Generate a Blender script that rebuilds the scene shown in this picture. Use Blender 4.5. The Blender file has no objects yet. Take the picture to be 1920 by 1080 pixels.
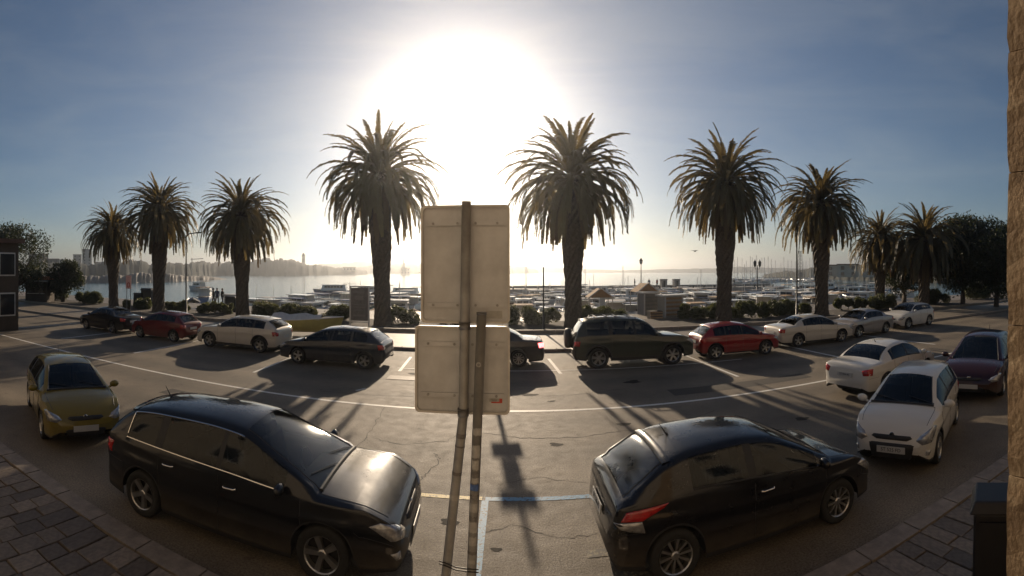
import bpy, bmesh, math, random
import numpy as np
from mathutils import Vector, Matrix
from mathutils.bvhtree import BVHTree

SC = bpy.context.scene
COL = SC.collection
R = math.radians
PI = math.pi
random.seed(7)
rng = np.random.default_rng(7)

# ------------------------------------------------------------------ camera
H = 3.6            # camera height over the road
F = 872.0          # pixels of the 1920 px photograph per radian
Y0 = 508.0         # horizon line
cam_d = bpy.data.cameras.new('camera')
cam_d.type = 'PANO'
cam_d.panorama_type = 'CENTRAL_CYLINDRICAL'
cam_d.central_cylindrical_range_u_min = -960 / F
cam_d.central_cylindrical_range_u_max = 960 / F
cam_d.central_cylindrical_range_v_min = -(1080 - Y0) / F
cam_d.central_cylindrical_range_v_max = Y0 / F
cam_d.central_cylindrical_radius = 1.0
cam_d.clip_start = 0.05
cam_d.clip_end = 20000
cam = bpy.data.objects.new('camera', cam_d)
COL.objects.link(cam)
cam.location = (0, 0, H)
cam.rotation_euler = (R(90), 0, 0)
SC.camera = cam

# ------------------------------------------------------------------ light
SUN_AZ, SUN_EL = R(-5.9), R(17.7)
SUN = Vector((math.sin(SUN_AZ) * math.cos(SUN_EL), math.cos(SUN_AZ) * math.cos(SUN_EL), math.sin(SUN_EL)))
w = bpy.data.worlds.new('World')
SC.world = w
w.use_nodes = True
nt = w.node_tree
nt.nodes.clear()
out = nt.nodes.new('ShaderNodeOutputWorld')
sky = nt.nodes.new('ShaderNodeTexSky')
sky.sky_type = 'NISHITA'
sky.sun_disc = False
sky.sun_elevation = SUN_EL
sky.sun_rotation = SUN_AZ
sky.air_density = 1.0
sky.dust_density = 0.25
sky.ozone_density = 3.0
bg = nt.nodes.new('ShaderNodeBackground')
bg.inputs[1].default_value = 0.050
nt.links.new(sky.outputs[0], bg.inputs[0])
# bright aureole of scattered light round the sun
tc = nt.nodes.new('ShaderNodeTexCoord')
dot = nt.nodes.new('ShaderNodeVectorMath'); dot.operation = 'DOT_PRODUCT'
nrm = nt.nodes.new('ShaderNodeVectorMath'); nrm.operation = 'NORMALIZE'
nt.links.new(tc.outputs['Generated'], nrm.inputs[0])
nt.links.new(nrm.outputs[0], dot.inputs[0])
dot.inputs[1].default_value = SUN
mx = nt.nodes.new('ShaderNodeMath'); mx.operation = 'MAXIMUM'; mx.inputs[1].default_value = 0
nt.links.new(dot.outputs['Value'], mx.inputs[0])
def mth(op, a, b):
    n = nt.nodes.new('ShaderNodeMath'); n.operation = op
    for i, v in enumerate((a, b)):
        if isinstance(v, (int, float)): n.inputs[i].default_value = v
        else: nt.links.new(v, n.inputs[i])
    return n.outputs[0]
au = mth('ADD', mth('MULTIPLY', mth('POWER', mx.outputs[0], 150.0), 0.25),
         mth('MULTIPLY', mth('POWER', mx.outputs[0], 12.0), 0.030))
bg2 = nt.nodes.new('ShaderNodeBackground')
bg2.inputs[0].default_value = (1.0, 0.96, 0.92, 1)
nt.links.new(au, bg2.inputs[1])
ad = nt.nodes.new('ShaderNodeAddShader')
nt.links.new(bg.outputs[0], ad.inputs[0])
nt.links.new(bg2.outputs[0], ad.inputs[1])
nt.links.new(ad.outputs[0], out.inputs[0])
# thin high cirrus
cm_ = nt.nodes.new('ShaderNodeMapping'); cm_.inputs['Scale'].default_value = (1.0, 1.6, 6.0); cm_.inputs['Rotation'].default_value = (.3, .25, .5)
nt.links.new(nrm.outputs[0], cm_.inputs[0])
cn = nt.nodes.new('ShaderNodeTexNoise'); cn.inputs['Scale'].default_value = 2.2; cn.inputs['Detail'].default_value = 9; cn.inputs['Roughness'].default_value = .6; cn.inputs['Distortion'].default_value = .5
nt.links.new(cm_.outputs[0], cn.inputs['Vector'])
cr = nt.nodes.new('ShaderNodeMapRange'); cr.inputs['From Min'].default_value = .42; cr.inputs['From Max'].default_value = .74; cr.inputs['To Max'].default_value = .75
nt.links.new(cn.outputs['Fac'], cr.inputs['Value'])
cmx = nt.nodes.new('ShaderNodeMix'); cmx.data_type = 'RGBA'
nt.links.new(cr.outputs['Result'], cmx.inputs['Factor']); nt.links.new(sky.outputs[0], cmx.inputs['A'])
csc = nt.nodes.new('ShaderNodeVectorMath'); csc.operation = 'MULTIPLY_ADD'; csc.inputs[1].default_value = (1.15, 1.05, .95); csc.inputs[2].default_value = (.9, .85, .8)
nt.links.new(sky.outputs[0], csc.inputs[0]); nt.links.new(csc.outputs[0], cmx.inputs['B'])
nt.links.new(cmx.outputs['Result'], bg.inputs[0])

sd = bpy.data.lights.new('sun', 'SUN')
sd.energy = 4.8
sd.angle = R(0.55)
sd.color = (1.0, 0.80, 0.58)
sun = bpy.data.objects.new('sun', sd)
COL.objects.link(sun)
sun.rotation_euler = SUN.to_track_quat('Z', 'Y').to_euler()

SC.view_settings.view_transform = 'Standard'
SC.view_settings.look = 'None'
SC.view_settings.gamma = 1
SC.view_settings.use_curve_mapping = False
SC.view_settings.exposure = 0.22
SC.render.engine = 'CYCLES'
SC.cycles.use_denoising = True
SC.cycles.max_bounces = 6
SC.cycles.diffuse_bounces = 3
SC.cycles.glossy_bounces = 3
SC.cycles.transmission_bounces = 4
SC.cycles.transparent_max_bounces = 12
SC.cycles.volume_bounces = 0
SC.cycles.sample_clamp_indirect = 4
SC.cycles.caustics_reflective = False
SC.cycles.caustics_refractive = False

# ------------------------------------------------------------------ helpers
def az(px): return (px - 960.0) / F
def ground(px, py, z=0.0):
    t = (py - Y0) / F
    r = (H - z) / t
    return (r * math.sin(az(px)), r * math.cos(az(px)), z)
def at(px, D, z=0.0):
    return (D * math.tan(az(px)), D, z)
def zat(px, py, D):
    return H - (py - Y0) / F * D / math.cos(az(px))

def tag(o, label=None, cat=None, group=None, kind=None):
    if label: o['label'] = label
    if cat: o['category'] = cat
    if group: o['group'] = group
    if kind: o['kind'] = kind
    return o
def thing(name, label, cat, loc=(0, 0, 0), rz=0.0, group=None):
    o = bpy.data.objects.new(name, None)
    COL.objects.link(o)
    o.empty_display_size = 0.2
    o.location = loc
    o.rotation_euler = (0, 0, rz)
    return tag(o, label, cat, group)
def link(name, me, parent=None, loc=(0, 0, 0), rot=(0, 0, 0), scale=(1, 1, 1)):
    o = bpy.data.objects.new(name, me)
    COL.objects.link(o)
    if parent: o.parent = parent
    o.location = loc; o.rotation_euler = rot; o.scale = scale
    return o
def kids(o): return list(o.children)
def copy_tree(o, parent=None):
    c = o.copy()
    COL.objects.link(c)
    if parent: c.parent = parent
    for ch in kids(o): copy_tree(ch, c)
    return c

class MB:
    """collects geometry, links it as one mesh"""
    def __init__(s): s.v = []; s.f = []
    def add(s, vs, fs):
        n = len(s.v); s.v += [tuple(v) for v in vs]; s.f += [tuple(i + n for i in f) for f in fs]
        return s
    def box(s, c, d, rz=0.0, taper=1.0, M=None):
        x, y, z = (q / 2 for q in d)
        vs = []
        for sz in (-1, 1):
            k = 1 if sz < 0 else taper
            for sx, sy in ((-1, -1), (1, -1), (1, 1), (-1, 1)):
                vs.append(Vector((sx * x * k, sy * y * k, sz * z)))
        if M is None: M = Matrix.Rotation(rz, 3, 'Z')
        c = Vector(c)
        return s.add([M @ v + c for v in vs], [(3, 2, 1, 0), (4, 5, 6, 7), (0, 1, 5, 4), (1, 2, 6, 5), (2, 3, 7, 6), (3, 0, 4, 7)])
    def tube(s, pts, r, n=8, cap=True):
        pts = [Vector(p) for p in pts]
        rs = r if isinstance(r, (list, tuple)) else [r] * len(pts)
        vs, fs = [], []
        up = Vector((0, 0, 1))
        for i, p in enumerate(pts):
            t = (pts[min(i + 1, len(pts) - 1)] - pts[max(i - 1, 0)]).normalized()
            a = t.cross(up)
            if a.length < 1e-3: a = t.cross(Vector((1, 0, 0)))
            a.normalize(); b = t.cross(a)
            for k in range(n):
                q = 2 * PI * k / n
                vs.append(p + (a * math.cos(q) + b * math.sin(q)) * rs[i])
        for i in range(len(pts) - 1):
            for k in range(n):
                k2 = (k + 1) % n
                fs.append((i * n + k, i * n + k2, (i + 1) * n + k2, (i + 1) * n + k))
        if cap:
            fs.append(tuple(range(n)))
            fs.append(tuple(reversed(range((len(pts) - 1) * n, len(pts) * n))))
        return s.add(vs, fs)
    def lathe(s, prof, n=24, axis='Z', c=(0, 0, 0), closed=False):
        vs, fs = [], []
        c = Vector(c)
        for (r, h) in prof:
            for k in range(n):
                q = 2 * PI * k / n
                if axis == 'Z': v = Vector((r * math.cos(q), r * math.sin(q), h))
                else: v = Vector((r * math.cos(q), h, r * math.sin(q)))
                vs.append(v + c)
        m = len(prof)
        for i in range(m - 1 + (1 if closed else 0)):
            i2 = (i + 1) % m
            for k in range(n):
                k2 = (k + 1) % n
                fs.append((i * n + k, i * n + k2, i2 * n + k2, i2 * n + k))
        return s.add(vs, fs)
    def ball(s, c, r, n=10, m=7):
        vs, fs = [], []
        rx, ry, rz_ = r if isinstance(r, (list, tuple)) else (r, r, r)
        for i in range(m + 1):
            t = PI * i / m
            for k in range(n):
                q = 2 * PI * k / n
                vs.append((c[0] + rx * math.sin(t) * math.cos(q), c[1] + ry * math.sin(t) * math.sin(q), c[2] + rz_ * math.cos(t)))
        for i in range(m):
            for k in range(n):
                k2 = (k + 1) % n
                fs.append((i * n + k, (i + 1) * n + k, (i + 1) * n + k2, i * n + k2))
        return s.add(vs, fs)
    def mesh(s, name, mat, smooth=False):
        me = bpy.data.meshes.new(name)
        me.from_pydata(s.v, [], s.f)
        if mat: me.materials.append(mat)
        if smooth:
            me.polygons.foreach_set('use_smooth', [True] * len(me.polygons))
        me.update()
        return me
    def build(s, name, mat, parent=None, smooth=False, loc=(0, 0, 0), rz=0.0):
        return link(name, s.mesh(name, mat, smooth), parent, loc, (0, 0, rz))

def bevel(o, wdt=0.01, seg=2):
    m = o.modifiers.new('bevel', 'BEVEL'); m.width = wdt; m.segments = seg; m.limit_method = 'ANGLE'
    return o

# ------------------------------------------------------------------ materials
def mat(name, col, rough=0.6, metal=0.0, spec=0.5, coat=0.0, noise=0.0, nscale=5.0, bump=0.0, bscale=60.0, emit=None, trans=None, col2=None, coords='Object'):
    m = bpy.data.materials.new(name)
    m.use_nodes = True
    t = m.node_tree
    b = t.nodes['Principled BSDF']
    b.inputs['Base Color'].default_value = (*col, 1)
    b.inputs['Roughness'].default_value = rough
    b.inputs['Metallic'].default_value = metal
    b.inputs['Specular IOR Level'].default_value = spec
    if coat:
        b.inputs['Coat Weight'].default_value = coat
        b.inputs['Coat Roughness'].default_value = 0.06
    co = t.nodes.new('ShaderNodeTexCoord')
    if noise or col2:
        n = t.nodes.new('ShaderNodeTexNoise'); n.inputs['Scale'].default_value = nscale; n.inputs['Detail'].default_value = 6
        n.inputs['Roughness'].default_value = 0.65
        t.links.new(co.outputs[coords], n.inputs['Vector'])
        rmp = t.nodes.new('ShaderNodeMapRange')
        rmp.inputs['From Min'].default_value = 0.3; rmp.inputs['From Max'].default_value = 0.7
        t.links.new(n.outputs['Fac'], rmp.inputs['Value'])
        mixn = t.nodes.new('ShaderNodeMix'); mixn.data_type = 'RGBA'
        c2 = col2 or tuple(c * (1 + noise) for c in col)
        c1 = col if col2 else tuple(c * (1 - noise) for c in col)
        mixn.inputs['A'].default_value = (*c1, 1); mixn.inputs['B'].default_value = (*c2, 1)
        t.links.new(rmp.outputs['Result'], mixn.inputs['Factor'])
        t.links.new(mixn.outputs['Result'], b.inputs['Base Color'])
    if bump:
        n2 = t.nodes.new('ShaderNodeTexNoise'); n2.inputs['Scale'].default_value = bscale; n2.inputs['Detail'].default_value = 5
        t.links.new(co.outputs[coords], n2.inputs['Vector'])
        bm_ = t.nodes.new('ShaderNodeBump'); bm_.inputs['Strength'].default_value = bump; bm_.inputs['Distance'].default_value = 0.02
        t.links.new(n2.outputs['Fac'], bm_.inputs['Height'])
        t.links.new(bm_.outputs['Normal'], b.inputs['Normal'])
    if emit:
        b.inputs['Emission Color'].default_value = (*emit[0], 1); b.inputs['Emission Strength'].default_value = emit[1]
    if trans:
        tr = t.nodes.new('ShaderNodeBsdfTranslucent'); tr.inputs[0].default_value = (*trans, 1)
        ms = t.nodes.new('ShaderNodeMixShader'); ms.inputs[0].default_value = 0.35
        o = t.nodes['Material Output']
        t.links.new(b.outputs[0], ms.inputs[1]); t.links.new(tr.outputs[0], ms.inputs[2]); t.links.new(ms.outputs[0], o.inputs[0])
    return m

def asphalt_mat():
    m = bpy.data.materials.new('asphalt'); m.use_nodes = True
    t = m.node_tree; b = t.nodes['Principled BSDF']; L = t.links
    co = t.nodes.new('ShaderNodeTexCoord')
    def noise(sc, det=6, ro=0.6):
        n = t.nodes.new('ShaderNodeTexNoise'); n.inputs['Scale'].default_value = sc; n.inputs['Detail'].default_value = det; n.inputs['Roughness'].default_value = ro
        L.new(co.outputs['Object'], n.inputs['Vector']); return n
    big = noise(0.35, 8, 0.7); fine = noise(34, 5, 0.75); mid = noise(4, 6)
    r1 = t.nodes.new('ShaderNodeValToRGB')
    r1.color_ramp.elements[0].position = 0.32; r1.color_ramp.elements[0].color = (0.095, 0.076, 0.053, 1)
    r1.color_ramp.elements[1].position = 0.70; r1.color_ramp.elements[1].color = (0.190, 0.155, 0.110, 1)
    L.new(big.outputs['Fac'], r1.inputs[0])
    r2 = t.nodes.new('ShaderNodeMapRange'); r2.inputs['From Min'].default_value = 0.3; r2.inputs['From Max'].default_value = 0.72
    r2.inputs['To Min'].default_value = 0.38; r2.inputs['To Max'].default_value = 1.85
    L.new(fine.outputs['Fac'], r2.inputs['Value'])
    mu = t.nodes.new('ShaderNodeVectorMath'); mu.operation = 'SCALE'
    L.new(r1.outputs[0], mu.inputs[0]); L.new(r2.outputs['Result'], mu.inputs['Scale'])
    # oil spots and light wear
    v = t.nodes.new('ShaderNodeMapRange'); v.inputs['From Min'].default_value = 0.62; v.inputs['From Max'].default_value = 0.75
    v.inputs['To Min'].default_value = 1.0; v.inputs['To Max'].default_value = 0.55
    L.new(mid.outputs['Fac'], v.inputs['Value'])
    mu2 = t.nodes.new('ShaderNodeVectorMath'); mu2.operation = 'SCALE'
    L.new(mu.outputs[0], mu2.inputs[0]); L.new(v.outputs['Result'], mu2.inputs['Scale'])
    wv = t.nodes.new('ShaderNodeTexWave'); wv.bands_direction = 'Y'; wv.inputs['Scale'].default_value = .17; wv.inputs['Distortion'].default_value = 1.2; wv.inputs['Detail'].default_value = 3
    L.new(co.outputs['Object'], wv.inputs['Vector'])
    wr_ = t.nodes.new('ShaderNodeMapRange'); wr_.inputs['To Min'].default_value = .82; wr_.inputs['To Max'].default_value = 1.12
    L.new(wv.outputs['Fac'], wr_.inputs['Value'])
    mu3 = t.nodes.new('ShaderNodeVectorMath'); mu3.operation = 'SCALE'
    L.new(mu2.outputs[0], mu3.inputs[0]); L.new(wr_.outputs['Result'], mu3.inputs['Scale'])
    vo = t.nodes.new('ShaderNodeTexVoronoi'); vo.inputs['Scale'].default_value = 38; L.new(co.outputs['Object'], vo.inputs['Vector'])
    sp_ = t.nodes.new('ShaderNodeMapRange'); sp_.inputs['From Min'].default_value = .10; sp_.inputs['From Max'].default_value = .22; sp_.inputs['To Min'].default_value = 1.0; sp_.inputs['To Max'].default_value = 0.0
    L.new(vo.outputs['Distance'], sp_.inputs['Value'])
    mxs = t.nodes.new('ShaderNodeMix'); mxs.data_type = 'RGBA'; mxs.inputs['B'].default_value = (.30, .26, .20, 1)
    mlt = t.nodes.new('ShaderNodeMath'); mlt.operation = 'MULTIPLY'; mlt.inputs[1].default_value = .55
    L.new(sp_.outputs['Result'], mlt.inputs[0]); L.new(mlt.outputs[0], mxs.inputs['Factor']); L.new(mu3.outputs[0], mxs.inputs['A'])
    L.new(mxs.outputs['Result'], b.inputs['Base Color'])
    rr = t.nodes.new('ShaderNodeMapRange'); rr.inputs['To Min'].default_value = 0.60; rr.inputs['To Max'].default_value = 0.85
    L.new(mid.outputs['Fac'], rr.inputs['Value']); L.new(rr.outputs['Result'], b.inputs['Roughness'])
    bm_ = t.nodes.new('ShaderNodeBump'); bm_.inputs['Strength'].default_value = 0.8; bm_.inputs['Distance'].default_value = 0.012
    L.new(fine.outputs['Fac'], bm_.inputs['Height'])
    bm2 = t.nodes.new('ShaderNodeBump'); bm2.inputs['Strength'].default_value = 0.10; bm2.inputs['Distance'].default_value = 0.05
    L.new(mid.outputs['Fac'], bm2.inputs['Height']); L.new(bm_.outputs['Normal'], bm2.inputs['Normal'])
    L.new(bm2.outputs['Normal'], b.inputs['Normal'])
    return m

def paint_line_mat(name, col, wear=0.5):
    """worn road paint: asphalt shows through in chips"""
    m = bpy.data.materials.new(name); m.use_nodes = True
    t = m.node_tree; b = t.nodes['Principled BSDF']; L = t.links
    co = t.nodes.new('ShaderNodeTexCoord')
    n = t.nodes.new('ShaderNodeTexNoise'); n.inputs['Scale'].default_value = 14; n.inputs['Detail'].default_value = 8; n.inputs['Roughness'].default_value = 0.75
    L.new(co.outputs['Object'], n.inputs['Vector'])
    r = t.nodes.new('ShaderNodeMapRange'); r.inputs['From Min'].default_value = wear - 0.05; r.inputs['From Max'].default_value = wear + 0.05
    L.new(n.outputs['Fac'], r.inputs['Value'])
    mx_ = t.nodes.new('ShaderNodeMix'); mx_.data_type = 'RGBA'
    mx_.inputs['A'].default_value = (*col, 1); mx_.inputs['B'].default_value = (0.085, 0.078, 0.066, 1)
    L.new(r.outputs['Result'], mx_.inputs['Factor']); L.new(mx_.outputs['Result'], b.inputs['Base Color'])
    b.inputs['Roughness'].default_value = 0.6; b.inputs['Specular IOR Level'].default_value = 0.5 if name.startswith('white') else 0.25
    return m

def slab_mat():
    m = bpy.data.materials.new('paving_stone'); m.use_nodes = True
    t = m.node_tree; b = t.nodes['Principled BSDF']; L = t.links
    oi = t.nodes.new('ShaderNodeObjectInfo'); co = t.nodes.new('ShaderNodeTexCoord')
    n = t.nodes.new('ShaderNodeTexNoise'); n.inputs['Scale'].default_value = 6; n.inputs['Detail'].default_value = 8
    L.new(co.outputs['Object'], n.inputs['Vector'])
    r = t.nodes.new('ShaderNodeValToRGB')
    r.color_ramp.elements[0].color = (0.10, 0.078, 0.058, 1); r.color_ramp.elements[1].color = (0.25, 0.20, 0.15, 1)
    e = r.color_ramp.elements.new(0.5); e.color = (0.17, 0.135, 0.10, 1)
    L.new(oi.outputs['Random'], r.inputs[0])
    mr = t.nodes.new('ShaderNodeMapRange'); mr.inputs['From Min'].default_value = 0.3; mr.inputs['From Max'].default_value = 0.7
    mr.inputs['To Min'].default_value = 0.65; mr.inputs['To Max'].default_value = 1.25
    L.new(n.outputs['Fac'], mr.inputs['Value'])
    mu = t.nodes.new('ShaderNodeVectorMath'); mu.operation = 'SCALE'
    L.new(r.outputs[0], mu.inputs[0]); L.new(mr.outputs['Result'], mu.inputs['Scale'])
    L.new(mu.outputs[0], b.inputs['Base Color'])
    b.inputs['Roughness'].default_value = 0.6
    bp = t.nodes.new('ShaderNodeBump'); bp.inputs['Strength'].default_value = 0.5; bp.inputs['Distance'].default_value = 0.01
    n3 = t.nodes.new('ShaderNodeTexNoise'); n3.inputs['Scale'].default_value = 35; L.new(co.outputs['Object'], n3.inputs['Vector'])
    L.new(n3.outputs['Fac'], bp.inputs['Height']); L.new(bp.outputs['Normal'], b.inputs['Normal'])
    return m

def water_mat():
    m = bpy.data.materials.new('sea_water'); m.use_nodes = True
    t = m.node_tree; b = t.nodes['Principled BSDF']; L = t.links
    b.inputs['Base Color'].default_value = (0.018, 0.07, 0.10, 1)
    b.inputs['Roughness'].default_value = 0.12
    b.inputs['IOR'].default_value = 1.33
    co = t.nodes.new('ShaderNodeTexCoord')
    mp = t.nodes.new('ShaderNodeMapping'); mp.inputs['Scale'].default_value = (0.5, 1.0, 1)
    L.new(co.outputs['Object'], mp.inputs[0])
    n = t.nodes.new('ShaderNodeTexNoise'); n.inputs['Scale'].default_value = 1.1; n.inputs['Detail'].default_value = 7; n.inputs['Roughness'].default_value = 0.6
    L.new(mp.outputs[0], n.inputs['Vector'])
    bp = t.nodes.new('ShaderNodeBump'); bp.inputs['Strength'].default_value = 0.35; bp.inputs['Distance'].default_value = 0.25
    L.new(n.outputs['Fac'], bp.inputs['Height']); L.new(bp.outputs['Normal'], b.inputs['Normal'])
    return m

M = {
    'asphalt': asphalt_mat(),
    'line': paint_line_mat('white_road_paint', (0.74, 0.72, 0.66), 0.62),
    'line_blue': paint_line_mat('blue_road_paint', (0.12, 0.29, 0.46), 0.55),
    'line_yellow': paint_line_mat('yellow_road_paint', (0.60, 0.46, 0.16), 0.56),
    'line_faded': paint_line_mat('faded_road_paint', (0.26, 0.22, 0.14), 0.46),
    'crack': mat('crack_tar', (0.018, 0.016, 0.014), 0.8),
    'slab': slab_mat(),
    'kerb': mat('kerb_stone', (0.23, 0.19, 0.15), 0.65, noise=0.3, nscale=6, bump=0.4, bscale=30),
    'bed': mat('joint_sand', (0.045, 0.038, 0.03), 0.95, noise=0.3, nscale=9),
    'promenade': mat('promenade_paving', (0.19, 0.158, 0.12), 0.6, noise=0.22, nscale=0.9, bump=0.3, bscale=20),
    'soil': mat('planting_soil', (0.05, 0.038, 0.026), 0.95, noise=0.4, nscale=3, bump=0.6, bscale=12),
    'quay': mat('quay_stone', (0.20, 0.18, 0.155), 0.75, noise=0.3, nscale=1.5, bump=0.5, bscale=6),
    'water': water_mat(),
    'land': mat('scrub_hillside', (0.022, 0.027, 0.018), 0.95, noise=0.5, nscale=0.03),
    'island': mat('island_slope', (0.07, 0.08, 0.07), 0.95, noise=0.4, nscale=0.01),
    'trunk': mat('palm_trunk', (0.075, 0.058, 0.042), 0.9, noise=0.45, nscale=7, bump=0.9, bscale=18),
    'frond': mat('palm_leaf', (0.055, 0.055, 0.026), 0.42, noise=0.4, nscale=3, trans=(0.32, 0.23, 0.08)),
    'frond_dry': mat('dry_palm_leaf', (0.10, 0.075, 0.04), 0.7, trans=(0.16, 0.11, 0.05)),
    'leaf': mat('shrub_leaf', (0.035, 0.050, 0.020), 0.5, noise=0.5, nscale=2, trans=(0.14, 0.15, 0.04)),
    'leaf2': mat('tree_leaf', (0.024, 0.034, 0.016), 0.6, noise=0.5, nscale=1.0, trans=(0.05, 0.06, 0.015)),
    'bark': mat('bark', (0.06, 0.048, 0.036), 0.9, noise=0.4, nscale=6, bump=0.8, bscale=15),
    'galv': mat('galvanised_steel', (0.36, 0.355, 0.34), 0.55, metal=0.35, noise=0.25, nscale=6, bump=0.12, bscale=60),
    'signback': mat('grey_sign_back', (0.60, 0.60, 0.60), 0.5, metal=0.2, noise=0.16, nscale=4.5, bump=0.08, bscale=30),
    'signedge': mat('sign_edge', (0.60, 0.57, 0.52), 0.45, metal=0.4, noise=0.1, nscale=9),
    'black_metal': mat('dark_metal', (0.025, 0.025, 0.026), 0.45, metal=0.4, noise=0.2, nscale=8),
    'grey_metal': mat('grey_metal', (0.20, 0.20, 0.20), 0.5, metal=0.5, noise=0.2, nscale=5),
    'sticker': mat('white_sticker', (0.46, 0.45, 0.42), 0.6, noise=0.15, nscale=30),
    'sticker_red': mat('red_sticker', (0.55, 0.07, 0.04), 0.6, noise=0.15, nscale=30),
    'sticker_dark': mat('dark_sticker', (0.20, 0.19, 0.18), 0.6, noise=0.3, nscale=30),
    'sticker_blue': mat('blue_sticker', (0.10, 0.18, 0.42), 0.6, noise=0.3, nscale=30),
    'glass': mat('tinted_glass', (0.006, 0.007, 0.008), 0.02, spec=0.45),
    'rubber': mat('tyre_rubber', (0.018, 0.018, 0.018), 0.85, noise=0.3, nscale=20),
    'alloy': mat('wheel_alloy', (0.50, 0.49, 0.47), 0.28, metal=0.9, noise=0.1, nscale=14),
    'trim': mat('black_plastic', (0.016, 0.016, 0.017), 0.55, noise=0.2, nscale=12, bump=0.1, bscale=200),
    'chrome': mat('chrome_trim', (0.75, 0.74, 0.72), 0.12, metal=1.0),
    'lamp_clear': mat('headlamp_lens', (0.38, 0.38, 0.38), 0.08, metal=0.5, noise=0.4, nscale=18, coat=1.0),
    'lamp_red': mat('tail_lamp_lens', (0.40, 0.012, 0.012), 0.12, noise=0.3, nscale=18, coat=1.0),
    'lamp_lit': mat('lit_brake_lamp', (0.7, 0.05, 0.05), 0.3, emit=((1.0, 0.15, 0.15), 5.0)),
    'plate': mat('number_plate', (0.45, 0.45, 0.43), 0.4),
    'ink': mat('black_lettering', (0.012, 0.012, 0.014), 0.5),
    'ink_red': mat('red_lettering', (0.5, 0.03, 0.02), 0.5),
    'gel': mat('gelcoat_white', (0.72, 0.71, 0.68), 0.25, noise=0.06, nscale=2, coat=0.5),
    'gel_blue': mat('hull_blue', (0.04, 0.10, 0.22), 0.3, noise=0.15, nscale=2, coat=0.5),
    'gel_wood': mat('varnished_hull', (0.20, 0.10, 0.045), 0.35, noise=0.3, nscale=3, coat=0.5),
    'gel_green': mat('hull_green', (0.05, 0.15, 0.11), 0.35, noise=0.2, nscale=3, coat=0.4),
    'deckm': mat('boat_deck', (0.42, 0.38, 0.32), 0.6, noise=0.2, nscale=3),
    'canvas_blue': mat('blue_canvas', (0.05, 0.10, 0.20), 0.9, noise=0.2, nscale=4, bump=0.4, bscale=14),
    'canvas_white': mat('white_canvas', (0.62, 0.60, 0.56), 0.85, noise=0.12, nscale=4, bump=0.4, bscale=14),
    'canvas_tan': mat('tan_canvas', (0.38, 0.24, 0.13), 0.9, noise=0.2, nscale=4, bump=0.4, bscale=14),
    'canvas_grey': mat('grey_canvas', (0.16, 0.16, 0.16), 0.9, noise=0.2, nscale=4, bump=0.4, bscale=14),
    'stone': None,
    'concrete': mat('pier_concrete', (0.27, 0.25, 0.22), 0.75, noise=0.25, nscale=0.6, bump=0.4, bscale=4),
    'wall_house': mat('tan_house_render', (0.30, 0.26, 0.21), 0.9, noise=0.15, nscale=0.3),
    'wall_cream': mat('cream_render', (0.40, 0.36, 0.29), 0.85, noise=0.15, nscale=0.3),
    'wall_grey': mat('grey_render', (0.24, 0.23, 0.22), 0.85, noise=0.2, nscale=0.3),
    'wall_brown': mat('brown_render', (0.07, 0.055, 0.042), 0.9, noise=0.3, nscale=0.8),
    'tile': mat('roof_tile', (0.12, 0.07, 0.05), 0.85, noise=0.3, nscale=1.5),
    'window': mat('building_window', (0.02, 0.024, 0.028), 0.08, spec=0.8),
    'skin': mat('skin', (0.35, 0.20, 0.14), 0.6, noise=0.1, nscale=9),
    'cloth_dark': mat('dark_cloth', (0.02, 0.02, 0.025), 0.9, noise=0.3, nscale=9),
    'cloth_blue': mat('blue_cloth', (0.06, 0.08, 0.14), 0.9, noise=0.3, nscale=9),
    'cloth_red': mat('red_cloth', (0.25, 0.04, 0.03), 0.9, noise=0.3, nscale=9),
    'panel_grey': mat('info_board_print', (0.14, 0.13, 0.13), 0.4, noise=0.35, nscale=4),
    'white_paint': mat('white_paint', (0.62, 0.60, 0.56), 0.5, noise=0.12, nscale=6),
    'pink': mat('pale_red_board', (0.75, 0.42, 0.36), 0.5, noise=0.1, nscale=6),
    'orange': mat('orange_board', (0.42, 0.17, 0.07), 0.6, noise=0.2, nscale=4),
    'lampglass': mat('lantern_glass', (0.35, 0.35, 0.33), 0.15, noise=0.1, nscale=9),
    'bird': mat('gull_feather', (0.35, 0.35, 0.36), 0.8, noise=0.3, nscale=9),
    'bin': mat('black_bin_plastic', (0.012, 0.012, 0.013), 0.5, noise=0.2, nscale=7),
}
def car_glass(name, tint, rough=0.085):
    m = bpy.data.materials.new(name); m.use_nodes = True
    t = m.node_tree; t.nodes.clear(); o = t.nodes.new('ShaderNodeOutputMaterial')
    tr = t.nodes.new('ShaderNodeBsdfTransparent'); tr.inputs[0].default_value = (*tint, 1)
    gl = t.nodes.new('ShaderNodeBsdfGlossy'); gl.inputs['Roughness'].default_value = rough; gl.inputs['Color'].default_value = (.9, .93, .95, 1)
    fr = t.nodes.new('ShaderNodeFresnel'); fr.inputs[0].default_value = 1.5
    mx_ = t.nodes.new('ShaderNodeMixShader')
    t.links.new(fr.outputs[0], mx_.inputs[0]); t.links.new(tr.outputs[0], mx_.inputs[1]); t.links.new(gl.outputs[0], mx_.inputs[2]); t.links.new(mx_.outputs[0], o.inputs[0])
    return m
M['glass'] = car_glass('car_window_glass', (.34, .36, .36))
M['glass_dark'] = car_glass('privacy_glass', (.10, .105, .11))
M['seat'] = mat('seat_fabric', (.030, .029, .028), .9, noise=.3, nscale=14)
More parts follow.
